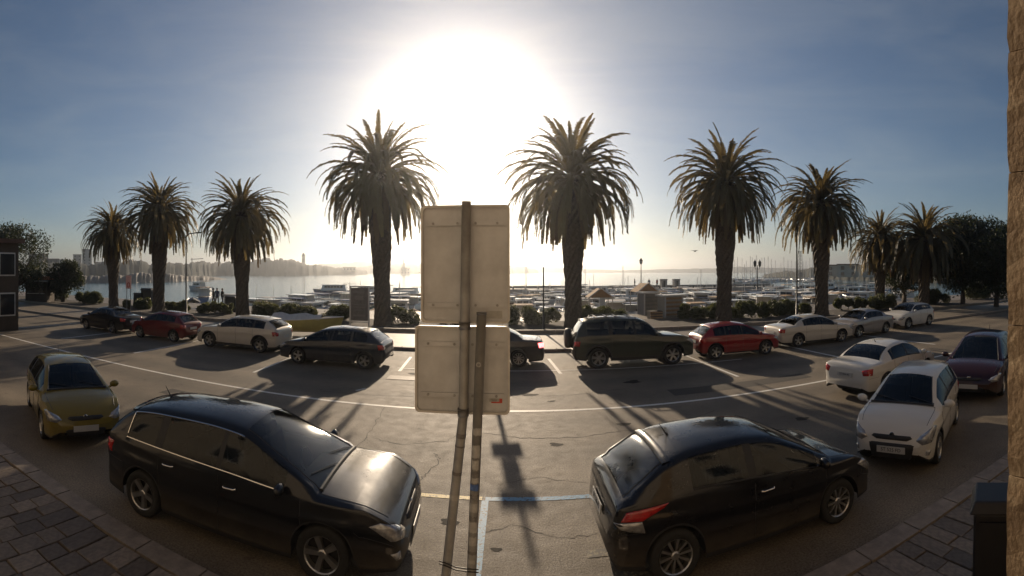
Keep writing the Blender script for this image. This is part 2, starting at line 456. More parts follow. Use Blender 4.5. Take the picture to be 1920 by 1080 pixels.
def car_paint(name, col, rough=0.32, metal=0.0, coat=1.0):
    m = bpy.data.materials.new(name); m.use_nodes = True
    t = m.node_tree; b = t.nodes['Principled BSDF']; L = t.links
    co = t.nodes.new('ShaderNodeTexCoord')
    n = t.nodes.new('ShaderNodeTexNoise'); n.inputs['Scale'].default_value = 3.5; n.inputs['Detail'].default_value = 9; n.inputs['Roughness'].default_value = .7
    L.new(co.outputs['Object'], n.inputs['Vector'])
    sep = t.nodes.new('ShaderNodeSeparateXYZ'); L.new(co.outputs['Object'], sep.inputs[0])
    # road dust thrown up along the sills
    lo = t.nodes.new('ShaderNodeMapRange'); lo.inputs['From Min'].default_value = .62; lo.inputs['From Max'].default_value = .18
    lo.inputs['To Min'].default_value = 0.02; lo.inputs['To Max'].default_value = .85
    L.new(sep.outputs['Z'], lo.inputs['Value'])
    mu = t.nodes.new('ShaderNodeMath'); mu.operation = 'MULTIPLY'; L.new(lo.outputs['Result'], mu.inputs[0]); L.new(n.outputs['Fac'], mu.inputs[1])
    mx_ = t.nodes.new('ShaderNodeMix'); mx_.data_type = 'RGBA'
    mx_.inputs['A'].default_value = (*col, 1); mx_.inputs['B'].default_value = (.14, .115, .085, 1)
    L.new(mu.outputs[0], mx_.inputs['Factor']); L.new(mx_.outputs['Result'], b.inputs['Base Color'])
    rg = t.nodes.new('ShaderNodeMapRange'); rg.inputs['From Min'].default_value = .35; rg.inputs['From Max'].default_value = .7
    rg.inputs['To Min'].default_value = rough - .06; rg.inputs['To Max'].default_value = rough + .16
    L.new(n.outputs['Fac'], rg.inputs['Value']); L.new(rg.outputs['Result'], b.inputs['Roughness'])
    cr_ = t.nodes.new('ShaderNodeMapRange'); cr_.inputs['From Min'].default_value = .4; cr_.inputs['From Max'].default_value = .75
    cr_.inputs['To Min'].default_value = .03; cr_.inputs['To Max'].default_value = .12
    L.new(n.outputs['Fac'], cr_.inputs['Value']); L.new(cr_.outputs['Result'], b.inputs['Coat Roughness'])
    b.inputs['Metallic'].default_value = metal; b.inputs['Coat Weight'].default_value = coat; b.inputs['Specular IOR Level'].default_value = .10
    return m

# ------------------------------------------------------------------ setting
def sheet(name, x0, x1, y0, y1, z, m, parent=None, kind='structure', nx=1, ny=1):
    b = MB(); vs = []; fs = []
    for j in range(ny + 1):
        for i in range(nx + 1):
            vs.append((x0 + (x1 - x0) * i / nx, y0 + (y1 - y0) * j / ny, z))
    for j in range(ny):
        for i in range(nx):
            a = j * (nx + 1) + i
            fs.append((a, a + 1, a + nx + 2, a + nx + 1))
    b.add(vs, fs)
    o = b.build(name, m, parent)
    if kind and not parent: o['kind'] = kind
    return o

KN = 4.30            # near kerb, road side
KF = 20.6            # far kerb, road side
BED0, BED1 = 25.7, 31.5
QUAY = 39.0
sea = sheet('sea', -3900, 3900, QUAY - 2, 3900, -1.2, M['water'])
g = MB(); g.box((0, (-60 + QUAY) / 2, -1.508), (1400, QUAY + 60, 3.0))
tag(g.build('ground', M['quay']), kind='structure')
road = sheet('road', -260, 260, KN, KF, 0.0, M['asphalt'])
fp = MB(); fp.box((0, (KF + 0.3 + BED0) / 2, 0.055), (520, BED0 - KF - 0.3, 0.13))
far_pav = tag(fp.build('far_pavement', M['promenade']), kind='structure')
so = MB(); so.box((0, (BED0 + 0.22 + BED1) / 2, 0.10), (520, BED1 - BED0 - 0.22, 0.2))
tag(so.build('garden_ground', M['soil']), kind='structure')
qp = MB(); qp.box((0, (BED1 + QUAY) / 2, 0.05), (520, QUAY - BED1, 0.14))
tag(qp.build('quay_pavement', M['promenade']), kind='structure')
# far kerb stones and bed edging stones
def kerb_row(parent, name, y, z0, z1, wd, ln, x0, x1, m, vis):
    meshes = []
    for k in range(4):
        b = MB(); b.box((0, 0, (z0 + z1) / 2 + random.uniform(-.004, .004)), (ln - 0.02 - random.uniform(0, .01), wd, z1 - z0))
        meshes.append(b.mesh(name, m))
    rest = MB(); x = x0; n = 0
    while x < x1:
        if vis(x) and n < 290:
            o = link(name, random.choice(meshes), parent, (x + ln / 2, y + random.uniform(-.006, .006), 0)); n += 1
        else:
            rest.box((x + ln / 2, y, (z0 + z1) / 2), (ln - 0.02, wd, z1 - z0))
        x += ln
    if rest.v:
        o = rest.build(name, m, parent); o['kind'] = 'stuff'
kerb_row(far_pav, 'kerb_stone', KF + 0.15, -0.1, 0.13, 0.3, 1.0, -120, 120, M['kerb'], lambda x: -38 < x < 38)
kerb_row(far_pav, 'edging_stone', BED0 + 0.11, 0.0, 0.32, 0.22, 1.2, -120, 120, M['kerb'], lambda x: -48 < x < 48)

# near pavement: individual slabs in courses running away from the kerb
npav = MB(); npav.box((0, (-30 + KN - 0.31) / 2, 0.02), (240, KN - 0.31 + 30, 0.13))
near_pav = tag(npav.build('near_pavement', M['bed']), kind='structure')
kerb_row(near_pav, 'kerb_stone', KN - 0.155, -0.1, 0.125, 0.30, 0.9, -60, 60, M['kerb'], lambda x: -16 < x < 16)
slab_rest = MB(); nslab = 0
slab_mesh = []
for k in range(10):
    b = MB()
    hx, hy = 0.5, 0.5
    j = lambda s=.024: random.uniform(-s, s)
    top = [(-hx + .02 + j(), -hy + .02 + j()), (hx - .02 + j(), -hy + .02 + j()), (hx - .02 + j(), hy - .02 + j()), (-hx + .02 + j(), hy - .02 + j())]
    vs = [(x, y, -0.03) for x, y in top] + [(x * .985, y * .985, 0.02 + j(.0015)) for x, y in top]
    vs += [(x * .95, y * .95, 0.026) for x, y in top]
    b.add(vs, [(0, 1, 5, 4), (1, 2, 6, 5), (2, 3, 7, 6), (3, 0, 4, 7), (4, 5, 9, 8), (5, 6, 10, 9), (6, 7, 11, 10), (7, 4, 8, 11), (8, 9, 10, 11)])
    slab_mesh.append(b.mesh('paving_slab', M['slab']))
cand = []
x = -15.0
while x < 15:
    cw = random.choice((0.25, 0.29, 0.33))
    y = KN - 0.32
    y -= random.uniform(0, 0.2)
    first = True
    while y > -0.5:
        ln = random.uniform(0.28, 0.46)
        ytop = KN - 0.32 if first else y
        yb = y - ln
        cand.append((x + cw / 2, (ytop + yb) / 2, cw, ytop - yb)); first = False
        y = yb
    x += cw
def inview(cx, cy):
    r = math.hypot(cx, cy)
    return cy > 0.2 and abs(math.atan2(cx, cy)) < 1.13 and r > 5.0
cand.sort(key=lambda c: (not inview(c[0], c[1]), math.hypot(c[0], c[1])))
for k, (cx, cy, lx, ly) in enumerate(cand):
    dz = random.uniform(-.007, .007)
    if k < 290:
        link('paving_slab', random.choice(slab_mesh), near_pav, (cx, cy, 0.09 + dz), (random.uniform(-.006, .006), random.uniform(-.006, .006), 0), (lx, ly, 1))
    else:
        slab_rest.box((cx, cy, 0.095 + dz), (lx - .02, ly - .02, 0.04))
o = slab_rest.build('paving_slab', M['slab'], near_pav); o['kind'] = 'stuff'

# road markings
def strip(name, pts, wd, m, z=0.004, parent=None):
    b = MB()
    for (a, c) in zip(pts[:-1], pts[1:]):
        a = Vector((a[0], a[1], 0)); c = Vector((c[0], c[1], 0))
        n = (c - a).normalized().cross(Vector((0, 0, 1))) * wd / 2
        k = max(1, int((c - a).length / 1.5))
        for i in range(k):
            p = a.lerp(c, i / k); q = a.lerp(c, (i + 1) / k)
            b.add([(p.x - n.x, p.y - n.y, z), (q.x - n.x, q.y - n.y, z), (q.x + n.x, q.y + n.y, z), (p.x + n.x, p.y + n.y, z)], [(0, 3, 2, 1)])
    return b.build(name, m, parent)
strip('white_line', [(-60, 11.93), (60, 11.93)], 0.13, M['line'], parent=road)
strip('blue_line', [(-0.42, 7.33), (1.75, 7.33), (4.6, 7.33)], 0.12, M['line_blue'], parent=road)
strip('yellow_line', [(-7.5, 7.34), (-0.47, 7.34)], 0.11, M['line_yellow'], parent=road)
strip('blue_line', [(-0.42, 7.27), (-0.42, 4.5)], 0.11, M['line_blue'], parent=road)
strip('faded_line', [(0.95, 5.83), (1.9, 5.83)], 0.16, M['line_faded'], parent=road)
strip('faded_line', [(-4.6, 13.2), (-4.4, 13.55)], 0.1, M['line'], parent=road)
strip('faded_line', [(1.0, 5.35), (1.7, 5.35)], 0.14, M['line_faded'], parent=road)
for xx in (-25.6, -20.4, -14.8, -8.7, -4.0, 1.7, 7.4, 12.6, 18.0):
    strip('bay_line', [(xx, 14.0 if abs(xx) > 7 else 16.2), (xx - 0.2, 19.0)], 0.12, M['line'], parent=road)
strip('bay_line', [(-4.2, 16.7), (9, 16.7)], 0.07, M['line'], parent=road, z=0.008)
# drain covers
b = MB(); b.box((-3.4, 15.2, 0.004), (1.5, 0.55, 0.012)); b.build('drain_cover', M['kerb'], road)
# repaired patches and oil stains, thin sheets on the asphalt
M['patch'] = mat('newer_asphalt', (.055, .047, .038), .8, noise=.35, nscale=30, bump=.6, bscale=60)
M['oil'] = mat('oil_stain', (.030, .026, .021), .85, spec=.2, noise=.4, nscale=6)
for (x0, x1, y0, y1) in ((4.6, 9.5, 12.6, 13.3), (-9.5, -5.8, 10.0, 10.6)):
    sheet('asphalt_patch', x0, x1, y0, y1, .0015, M['patch'], road, nx=2)
def stain(x, y, r0):
    b = MB(); n_ = 22; ph_ = random.uniform(0, 6)
    pts = [(x + r0 * (1 + .3 * math.sin(3 * 2 * PI * k / n_ + ph_) + random.uniform(-.15, .15)) * math.cos(2 * PI * k / n_) * 1.4, y + r0 * (1 + .25 * math.cos(2 * 2 * PI * k / n_ + ph_)) * math.sin(2 * PI * k / n_), .0025) for k in range(n_)]
    b.add(pts + [(x, y, .0025)], [(k, (k + 1) % n_, n_) for k in range(n_)]); b.build('oil_stain', M['oil'], road)
for q in ((.9, 9.6, .10), (1.5, 6.3, .13), (-.9, 6.6, .09), (2.6, 10.6, .12), (-3.2, 8.6, .10), (.5, 13.5, .16), (-5.6, 9.4, .1), (6.6, 9.2, .12), (1.1, 12.8, .08), (-.2, 6.0, .05), (3.9, 14.6, .2), (-3.4, 15.9, .15)): stain(*q)
# cracks
def crack(px_pts, wd=0.022):
    pts = [ground(*p) for p in px_pts]
    full = []
    for a, c in zip(pts[:-1], pts[1:]):
        k = 7
        for i in range(k):
            t = i / k
            full.append((a[0] + (c[0] - a[0]) * t + random.uniform(-.05, .05), a[1] + (c[1] - a[1]) * t + random.uniform(-.04, .04)))
    full.append(pts[-1][:2])
    b = MB(); vs = []; fs = []
    for i, p in enumerate(full):
        wv = wd * random.uniform(0.3, 1.0)
        q = full[min(i + 1, len(full) - 1)]; pr = full[max(i - 1, 0)]
        d = Vector((q[0] - pr[0], q[1] - pr[1], 0)).normalized()
        n = Vector((-d.y, d.x, 0)) * wv / 2
        vs += [(p[0] + n.x, p[1] + n.y, 0.003), (p[0] - n.x, p[1] - n.y, 0.003)]
    for i in range(len(full) - 1):
        fs.append((2 * i, 2 * i + 1, 2 * i + 3, 2 * i + 2))
    b.add(vs, fs); b.build('crack', M['crack'], road)
crack([(700, 822), (760, 834), (840, 826), (865, 810)])
crack([(905, 812), (990, 822), (1080, 820), (1165, 808)], 0.03)
crack([(815, 850), (824, 862), (800, 890), (780, 905)])
crack([(725, 760), (700, 800), (660, 850)], 0.018)
crack([(600, 733), (700, 741), (775, 743)], 0.025)
crack([(955, 742), (1060, 742), (1180, 728)], 0.025)
crack([(1165, 808), (1250, 800), (1340, 770)], 0.02)
crack([(950, 905), (1010, 895), (1100, 905)], 0.016)
crack([(880, 1000), (960, 985), (1050, 1010), (1120, 1000)], 0.016)

# ------------------------------------------------------------------ hills and far shores
def ridge(name, pts, m, base_z=-1.3, depth=0.12, rough=0.08, n=160, label=None, seed=1):
    """pts: (px, waterline_py, top_py) -> hill mass with real depth"""
    r_ = random.Random(seed)
    px = np.linspace(pts[0][0], pts[-1][0], n)
    xs = [p[0] for p in pts]
    wl = np.interp(px, xs, [p[1] for p in pts]); tp = np.interp(px, xs, [p[2] for p in pts])
    vs = []; fs = []
    rows = 6
    ph = [r_.uniform(0, 6) for _ in range(5)]
    for i in range(n):
        r0 = (H + 1.2) * F / max(wl[i] - Y0, 0.8)
        a = az(px[i])
        nz = sum(math.sin(px[i] * fq + p_) * am for fq, p_, am in zip((.045, .11, .27, .6, 1.3), ph, (1, .7, .5, .35, .25))) * rough
        for k in range(rows):
            t = k / (rows - 1)
            r = r0 * (1 + depth * 2 * t)
            ztop = H + (Y0 - tp[i]) / F * r0 * (1 + depth)
            zz = base_z + (ztop - base_z) * max(0, math.sin(PI * min(t * 1.0, 1))) ** 0.7 * (1 + nz)
            if 0 < k < rows - 1: zz += (ztop - base_z) * r_.uniform(-.07, .07); r *= 1 + r_.uniform(-.012, .012)
            if i in (0, n - 1): zz = base_z
            vs.append((r * math.sin(a), r * math.cos(a), zz))
    for i in range(n - 1):
        for k in range(rows - 1):
            q = i * rows + k
            fs.append((q, q + rows, q + rows + 1, q + 1))
    b = MB(); b.add(vs, fs)
    o = b.build(name, m, smooth=True)
    o['kind'] = 'structure'
    return o
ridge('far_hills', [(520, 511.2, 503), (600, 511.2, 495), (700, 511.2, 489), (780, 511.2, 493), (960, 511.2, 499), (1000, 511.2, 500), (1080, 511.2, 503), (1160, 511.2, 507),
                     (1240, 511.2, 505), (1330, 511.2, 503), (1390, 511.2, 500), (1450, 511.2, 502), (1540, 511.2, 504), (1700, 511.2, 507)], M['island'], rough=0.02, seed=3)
ridge('left_hills', [(60, 522, 497), (150, 521, 493), (240, 520, 489), (300, 519, 491), (360, 518, 494), (410, 516.5, 491), (450, 516.5, 489), (520, 516.5, 487), (565, 516.5, 489),
                        (600, 516, 497), (640, 515.5, 503), (690, 515, 507)], M['land'], rough=0.10, n=260, seed=5)
ridge('middle_hills', [(600, 512.6, 505), (690, 512.8, 499), (720, 512.8, 495), (800, 512.8, 492), (900, 512.8, 493), (980, 512.5, 500), (1010, 512.5, 507)], M['land'], rough=0.06, seed=8)
ridge('right_hills', [(1430, 521, 512), (1500, 523, 507), (1560, 524, 500), (1600, 525, 496), (1680, 527, 494), (1760, 530, 492), (1880, 534, 490), (1990, 538, 488)], M['land'], rough=0.10, seed=11)
ridge('left_shore', [(130, 531, 519), (250, 530, 513), (330, 528, 514), (400, 525, 519), (425, 524, 523)], M['quay'], rough=0.10, depth=0.05, seed=13)

# ------------------------------------------------------------------ foliage
def leaf_cloud(clumps, n, size, seed, zsq=1.0):
    """many small leaf faces spread through the clumps' volumes"""
    r = np.random.default_rng(seed)
    cl = np.array(clumps, float)            # x y z radius
    vol = cl[:, 3] ** 2
    idx = r.choice(len(cl), n, p=vol / vol.sum())
    d = r.normal(size=(n, 3)); d /= np.linalg.norm(d, axis=1)[:, None]
    rad = r.uniform(0.35, 1.0, n) ** 0.5 * (1 + 0.12 * r.normal(size=n))
    c = cl[idx, :3] + d * (rad * cl[idx, 3])[:, None] * np.array([1, 1, zsq])
    a = r.normal(size=(n, 3)); a /= np.linalg.norm(a, axis=1)[:, None]
    bb = np.cross(a, r.normal(size=(n, 3))); bb /= np.linalg.norm(bb, axis=1)[:, None]
    s = size * r.uniform(0.6, 1.4, n)[:, None]
    v = np.stack([c - a * s, c + bb * s * .45, c + a * s, c - bb * s * .45], 1).reshape(-1, 3)
    f = np.arange(4 * n).reshape(-1, 4)
    return v, f
def np_mesh(name, v, f, m):
    me = bpy.data.meshes.new(name)
    me.vertices.add(len(v)); me.vertices.foreach_set('co', np.asarray(v, np.float32).ravel())
    k = f.shape[1]
    me.loops.add(f.size); me.loops.foreach_set('vertex_index', f.ravel().astype(np.int32))
    me.polygons.add(len(f)); me.polygons.foreach_set('loop_start', np.arange(0, f.size, k, dtype=np.int32))
    me.update(calc_edges=True); me.validate()
    me.materials.append(m)
    return me
def blob_tree(label, px, D, height, rad, trunk_h, seed, zbase=0.1, group='trees at the right end of the promenade', n=16000, low=0.35):
    r = random.Random(seed)
    X, Y, _ = at(px, D)
    t = thing('broadleaf_tree', label, 'tree', (X, Y, zbase), 0, group)
    cl = []
    for k in range(26):
        q = r.uniform(0, 2 * PI); rr = rad * math.sqrt(r.random()) * 0.85
        z = trunk_h + (height - trunk_h) * r.uniform(0.05, 0.92)
        sh = math.sin(PI * min(1, max(0.12, (z - trunk_h) / (height - trunk_h) * .85 + .12)))
        cl.append((rr * math.cos(q) * sh, rr * math.sin(q) * sh, z, rad * r.uniform(.22, .42)))
    v, f = leaf_cloud(cl, n, 0.13, seed)
    link('crown', np_mesh('crown', v, f, M['leaf2']), t)
    b = MB()
    b.tube([(0, 0, -.3), (.05, 0, trunk_h * .5), (0, .05, trunk_h), (.1, 0, height * .6)], [.32, .25, .22, .08], 10)
    for c in cl[:9]:
        b.tube([(0, 0, trunk_h * .85), (c[0] * .5, c[1] * .5, (trunk_h + c[2]) / 2), c[:3]], [.14, .09, .03], 6)
    b.build('trunk', M['bark'], t, smooth=True)
    return t

# ---- palms
def frond_mesh(e0, L, seed, dry=False):
    r = random.Random(seed)
    n = 15
    pts = []; p = Vector((0.25 * math.cos(e0), 0, 0.25 * math.sin(e0))); e = e0
    step = L / n
    droop = (0.034 + 0.098 * max(0, math.cos(e0))) * (1.0 if e0 > 0 else .8)
    side = r.uniform(-.02, .02); yaw = 0
    for i in range(n + 1):
        pts.append(p.copy())
        p = p + Vector((math.cos(e) * math.cos(yaw), math.sin(yaw) * math.cos(e), math.sin(e))) * step
        e -= droop * (0.45 + 1.25 * i / n)
        e = max(e, R(-84)); yaw += side
    b = MB()
    vs = []; fs = []
    b.tube(pts, [0.035 * (1 - .8 * i / n) for i in range(n + 1)], 4, cap=False)
    m = 46
    for k in range(m):
        t = 0.10 + 0.90 * (k + .5) / m
        i = min(n - 1, int(t * n)); fr = t * n - i
        c = pts[i].lerp(pts[i + 1], fr)
        tan = (pts[i + 1] - pts[i]).normalized()
        ll = L * 0.105 * math.sin(PI * min(1, 0.10 + t * .86)) ** .6 * (0.75 + .25 * r.random())
        for sgn in (-1, 1):
            lat = Vector((0, sgn, 0))
            up = tan.cross(lat).normalized() * (1 if sgn > 0 else -1)
            if up.z < 0: up = -up
            dr = (tan * 0.95 + lat * 0.62 + up * r.uniform(0.0, .35) + Vector((0, 0, -0.16))).normalized()
            wv = dr.cross(up).normalized() * 0.031
            mid = c + dr * ll * .55
            tip = c + dr * ll + Vector((0, 0, -ll * .16))
            q = len(vs)
            vs += [c - wv * .6, c + wv * .6, mid + wv, tip, mid - wv]
            fs.append((q, q + 1, q + 2, q + 3, q + 4))
    b.add(vs, fs)
    return b.mesh('frond', M['frond_dry'] if dry else M['frond'])
FR = []
for k, (e, n) in enumerate([(80, 4), (69, 11), (57, 17), (44, 21), (31, 24), (17, 26), (3, 26), (-12, 26), (-27, 22), (-42, 16), (-57, 9)]):
    L = 4.25 * (.64 + .36 * math.cos(R(e)))
    if e < -35: L *= .98
    if e < -50: L *= .95
    FR.append((R(e), n, [frond_mesh(R(e + d), L * (1 + d / 90), 100 + k * 3 + d, dry=(e < -40)) for d in (-4, 4)]))
def trunk_mesh(h, seed):
    r = random.Random(seed)
    n = 22; rows = int(h / 0.16)
    vs = []; fs = []
    for i in range(rows + 1):
        z = h * i / rows; t = i / rows
        rad = 0.47 + 0.12 * math.exp(-z / .5) + 0.17 * min(1, max(0, (t - .32) / .22)) + .06 * max(0, t - .6)
        if t > .96: rad *= .8
        for k in range(n):
            q = 2 * PI * k / n + (i % 2) * PI / n
            bump_ = 0.045 * (1 if (k + i // 2) % 2 else -.6) + r.uniform(-.02, .02)
            rr = rad + bump_
            vs.append((rr * math.cos(q), rr * math.sin(q), z + r.uniform(-.02, .02)))
    for i in range(rows):
        for k in range(n):
            k2 = (k + 1) % n
            fs.append((i * n + k, i * n + k2, (i + 1) * n + k2, (i + 1) * n + k))
    # stubs of cut leaf stalks under the crown
    b = MB(); b.add(vs, fs)
    for k in range(46):
        q = r.uniform(0, 2 * PI); z = h * r.uniform(.80, .99)
        rad = .62
        a = Vector((math.cos(q), math.sin(q), 0))
        b.tube([a * rad * .8 + Vector((0, 0, z)), a * (rad + .2) + Vector((0, 0, z + .22))], [.07, .035], 4)
    b.box((0, 0, h), (0.6, 0.6, 0.5))
    return b.mesh('trunk', M['trunk'])
def palm(px, yc, hw, label, D=28.2, seed=0):
    r = random.Random(seed * 17 + 3)
    rr = D / math.cos(az(px))
    th = H + (Y0 - yc) / F * rr - .15
    s = hw * rr / F / 3.45
    X, Y, _ = at(px, D)
    t = thing('palm_tree', label, 'palm tree', (X, Y, .12), r.uniform(0, 6), 'date palms along the promenade')
    t.rotation_euler = (r.uniform(-.025, .025), r.uniform(-.025, .025), r.uniform(0, 6)); keep = r.uniform(.93, 1.0)
    link('trunk', trunk_mesh(th, seed), t, scale=(min(1.0, s * 1.0),) * 2 + (1,))
    for e, n, ms in FR:
        for k in range(n):
            if r.random() > keep: continue
            sc = s * r.uniform(.80, 1.10)
            link('frond', r.choice(ms), t, (0, 0, th + .1 - .25 * (1 - math.sin(max(e, 0)))), (r.uniform(-.1, .1), r.uniform(-.06, .06), 2 * PI * (k + r.random() * .8) / n + e * 3), (sc, sc, sc))
    return t
palm(213, 432, 60, 'leftmost palm in view, with the pale red notice board standing at its trunk', seed=1)
palm(297, 397, 74, 'second palm from the left, tall, behind the dark red hatchback', seed=2)
palm(455, 402, 82, 'isolated round-headed palm behind the white crossover car', seed=3)
palm(718, 330, 112, 'tall palm just left of the grey road signs and right of the information board', seed=4)
palm(1075, 336, 118, 'tall palm right of the grey road signs, behind the big off-road car', seed=5)
palm(1357, 342, 103, 'tall palm behind the red hatchback, between it and the off-road car', seed=6)
palm(1541, 380, 86, 'palm behind the white saloon of the far row', seed=7)
palm(1650, 448, 62, 'smaller palm overlapping the dark bushy palm at the right', seed=8, D=31)
palm(1732, 448, 80, 'dark bushy palm at the right, last one before the broadleaf trees', seed=9, D=27)

blob_tree('dark broadleaf tree next to the last palm, with a stout trunk', 1805, 26, 8.0, 4.4, 2.2, 21, n=24000)
blob_tree('tall dark broadleaf tree at the right edge by the stone wall', 1868, 23, 7.6, 4.4, 2.2, 22, n=24000)
blob_tree('low rounded tree behind the last two palms', 1695, 33, 6.4, 3.6, 1.4, 23, n=16000)
blob_tree('added dark tree standing in for window reflections at the left edge behind the kiosk', 30, 24, 8.2, 4.2, 2.0, 24, group='trees at the left end of the promenade')  # added tree, fills the edge where dark reflections in the window lie
blob_tree('small dark tree right of the kiosk at the left end', 118, 29, 4.6, 2.2, 1.3, 25, group='trees at the left end of the promenade', n=9000)

# ---- shrubs of the planting bed
def shrub(px, D, wd, ht, label, seed, dep=1.1):
    r = random.Random(seed)
    X, Y, _ = at(px, D)
    t = thing('shrub', label, 'shrub', (X, Y, .18), 0, 'shrubs in the planting bed')
    cl = []
    for k in range(16):
        cl.append((r.uniform(-wd / 2, wd / 2) * .85, r.uniform(-dep / 2, dep / 2), ht * r.uniform(.25, .78), ht * r.uniform(.26, .42)))
    v, f = leaf_cloud(cl, int(3200 * wd), 0.07, seed)
    v[:, 2] = np.maximum(v[:, 2], 0.0)
    link('foliage', np_mesh('foliage', v, f, M['leaf']), t)
    for k in range(5):
        c = cl[k]; MB().tube([(c[0] * .5, c[1] * .5, -.1), (c[0], c[1], c[2])], [.04, .015], 5).build('stem', M['bark'], t)
SH = [(1000, 3.4, 1.7, 'clipped shrub right behind the road sign pole, near the dark saloon'),
      (1130, 3.4, 1.5, 'shrub hidden behind the off-road car roof rack'),
      (1318, 3.4, 1.5, 'low shrub left of the palm behind the red hatchback'),
      (1415, 4.2, 2.1, 'big rounded shrub behind the gap of the red hatchback and white saloon'),
      (1482, 3.6, 2.0, 'rounded shrub left of the palm behind the white saloon'),
      (1590, 3.6, 1.7, 'shrub behind the nose of the white saloon'),
      (1650, 3.0, 1.6, 'shrub below the smaller palm'),
      (1750, 4.0, 1.8, 'wide shrub by the dark bushy palm'),
      (1835, 4.5, 2.2, 'tall shrub under the broadleaf trees'),
      (755, 2.2, 1.5, 'shrub just left of the road sign, right of the palm trunk'),
      (640, 2.2, 1.0, 'low shrub left of the information board'),
      (560, 3.0, .9, 'low shrub behind the small yellow boat'),
      (498, 2.6, 1.0, 'low shrub right of the round-headed palm'),
      (405, 3.2, .9, 'low shrub behind the roof of the white crossover'),
      (340, 3.2, .9, 'low shrub behind the dark red hatchback'),
      (262, 3.6, 1.3, 'shrub between the two leftmost palms'),
      (170, 4.2, 1.5, 'wide dark shrub left of the leftmost palm'),
      (95, 5.0, 2.0, 'tall shrub beside the kiosk'),
      (860, 3.0, 1.4, 'shrub hidden behind the road sign')]
for k, (px, wd, ht, lb) in enumerate(SH):
    ht = min(ht, 1.08) * random.uniform(.9, 1.05) if 330 < px < 1640 else ht * .8
    shrub(px, 29.5 + (k % 3) * .5, wd, ht, lb, 300 + k)

# ------------------------------------------------------------------ CARS
def pchip(xs, ys):
    xs = np.array(xs, float); ys = np.array(ys, float)
    h = np.diff(xs); d = np.diff(ys) / h
    m = np.zeros(len(xs))
    for i in range(1, len(xs) - 1):
        if d[i - 1] * d[i] > 0:
            w1 = 2 * h[i] + h[i - 1]; w2 = h[i] + 2 * h[i - 1]
            m[i] = (w1 + w2) / (w1 / d[i - 1] + w2 / d[i])
    m[0] = d[0]; m[-1] = d[-1]
    def f(x):
        x = np.clip(x, xs[0], xs[-1]); i = int(min(len(h) - 1, max(0, np.searchsorted(xs, x) - 1)))
        t = (x - xs[i]) / h[i]
        return ((2 * t**3 - 3 * t**2 + 1) * ys[i] + (t**3 - 2 * t**2 + t) * h[i] * m[i] + (-2 * t**3 + 3 * t**2) * ys[i + 1] + (t**3 - t**2) * h[i] * m[i + 1])
    return f

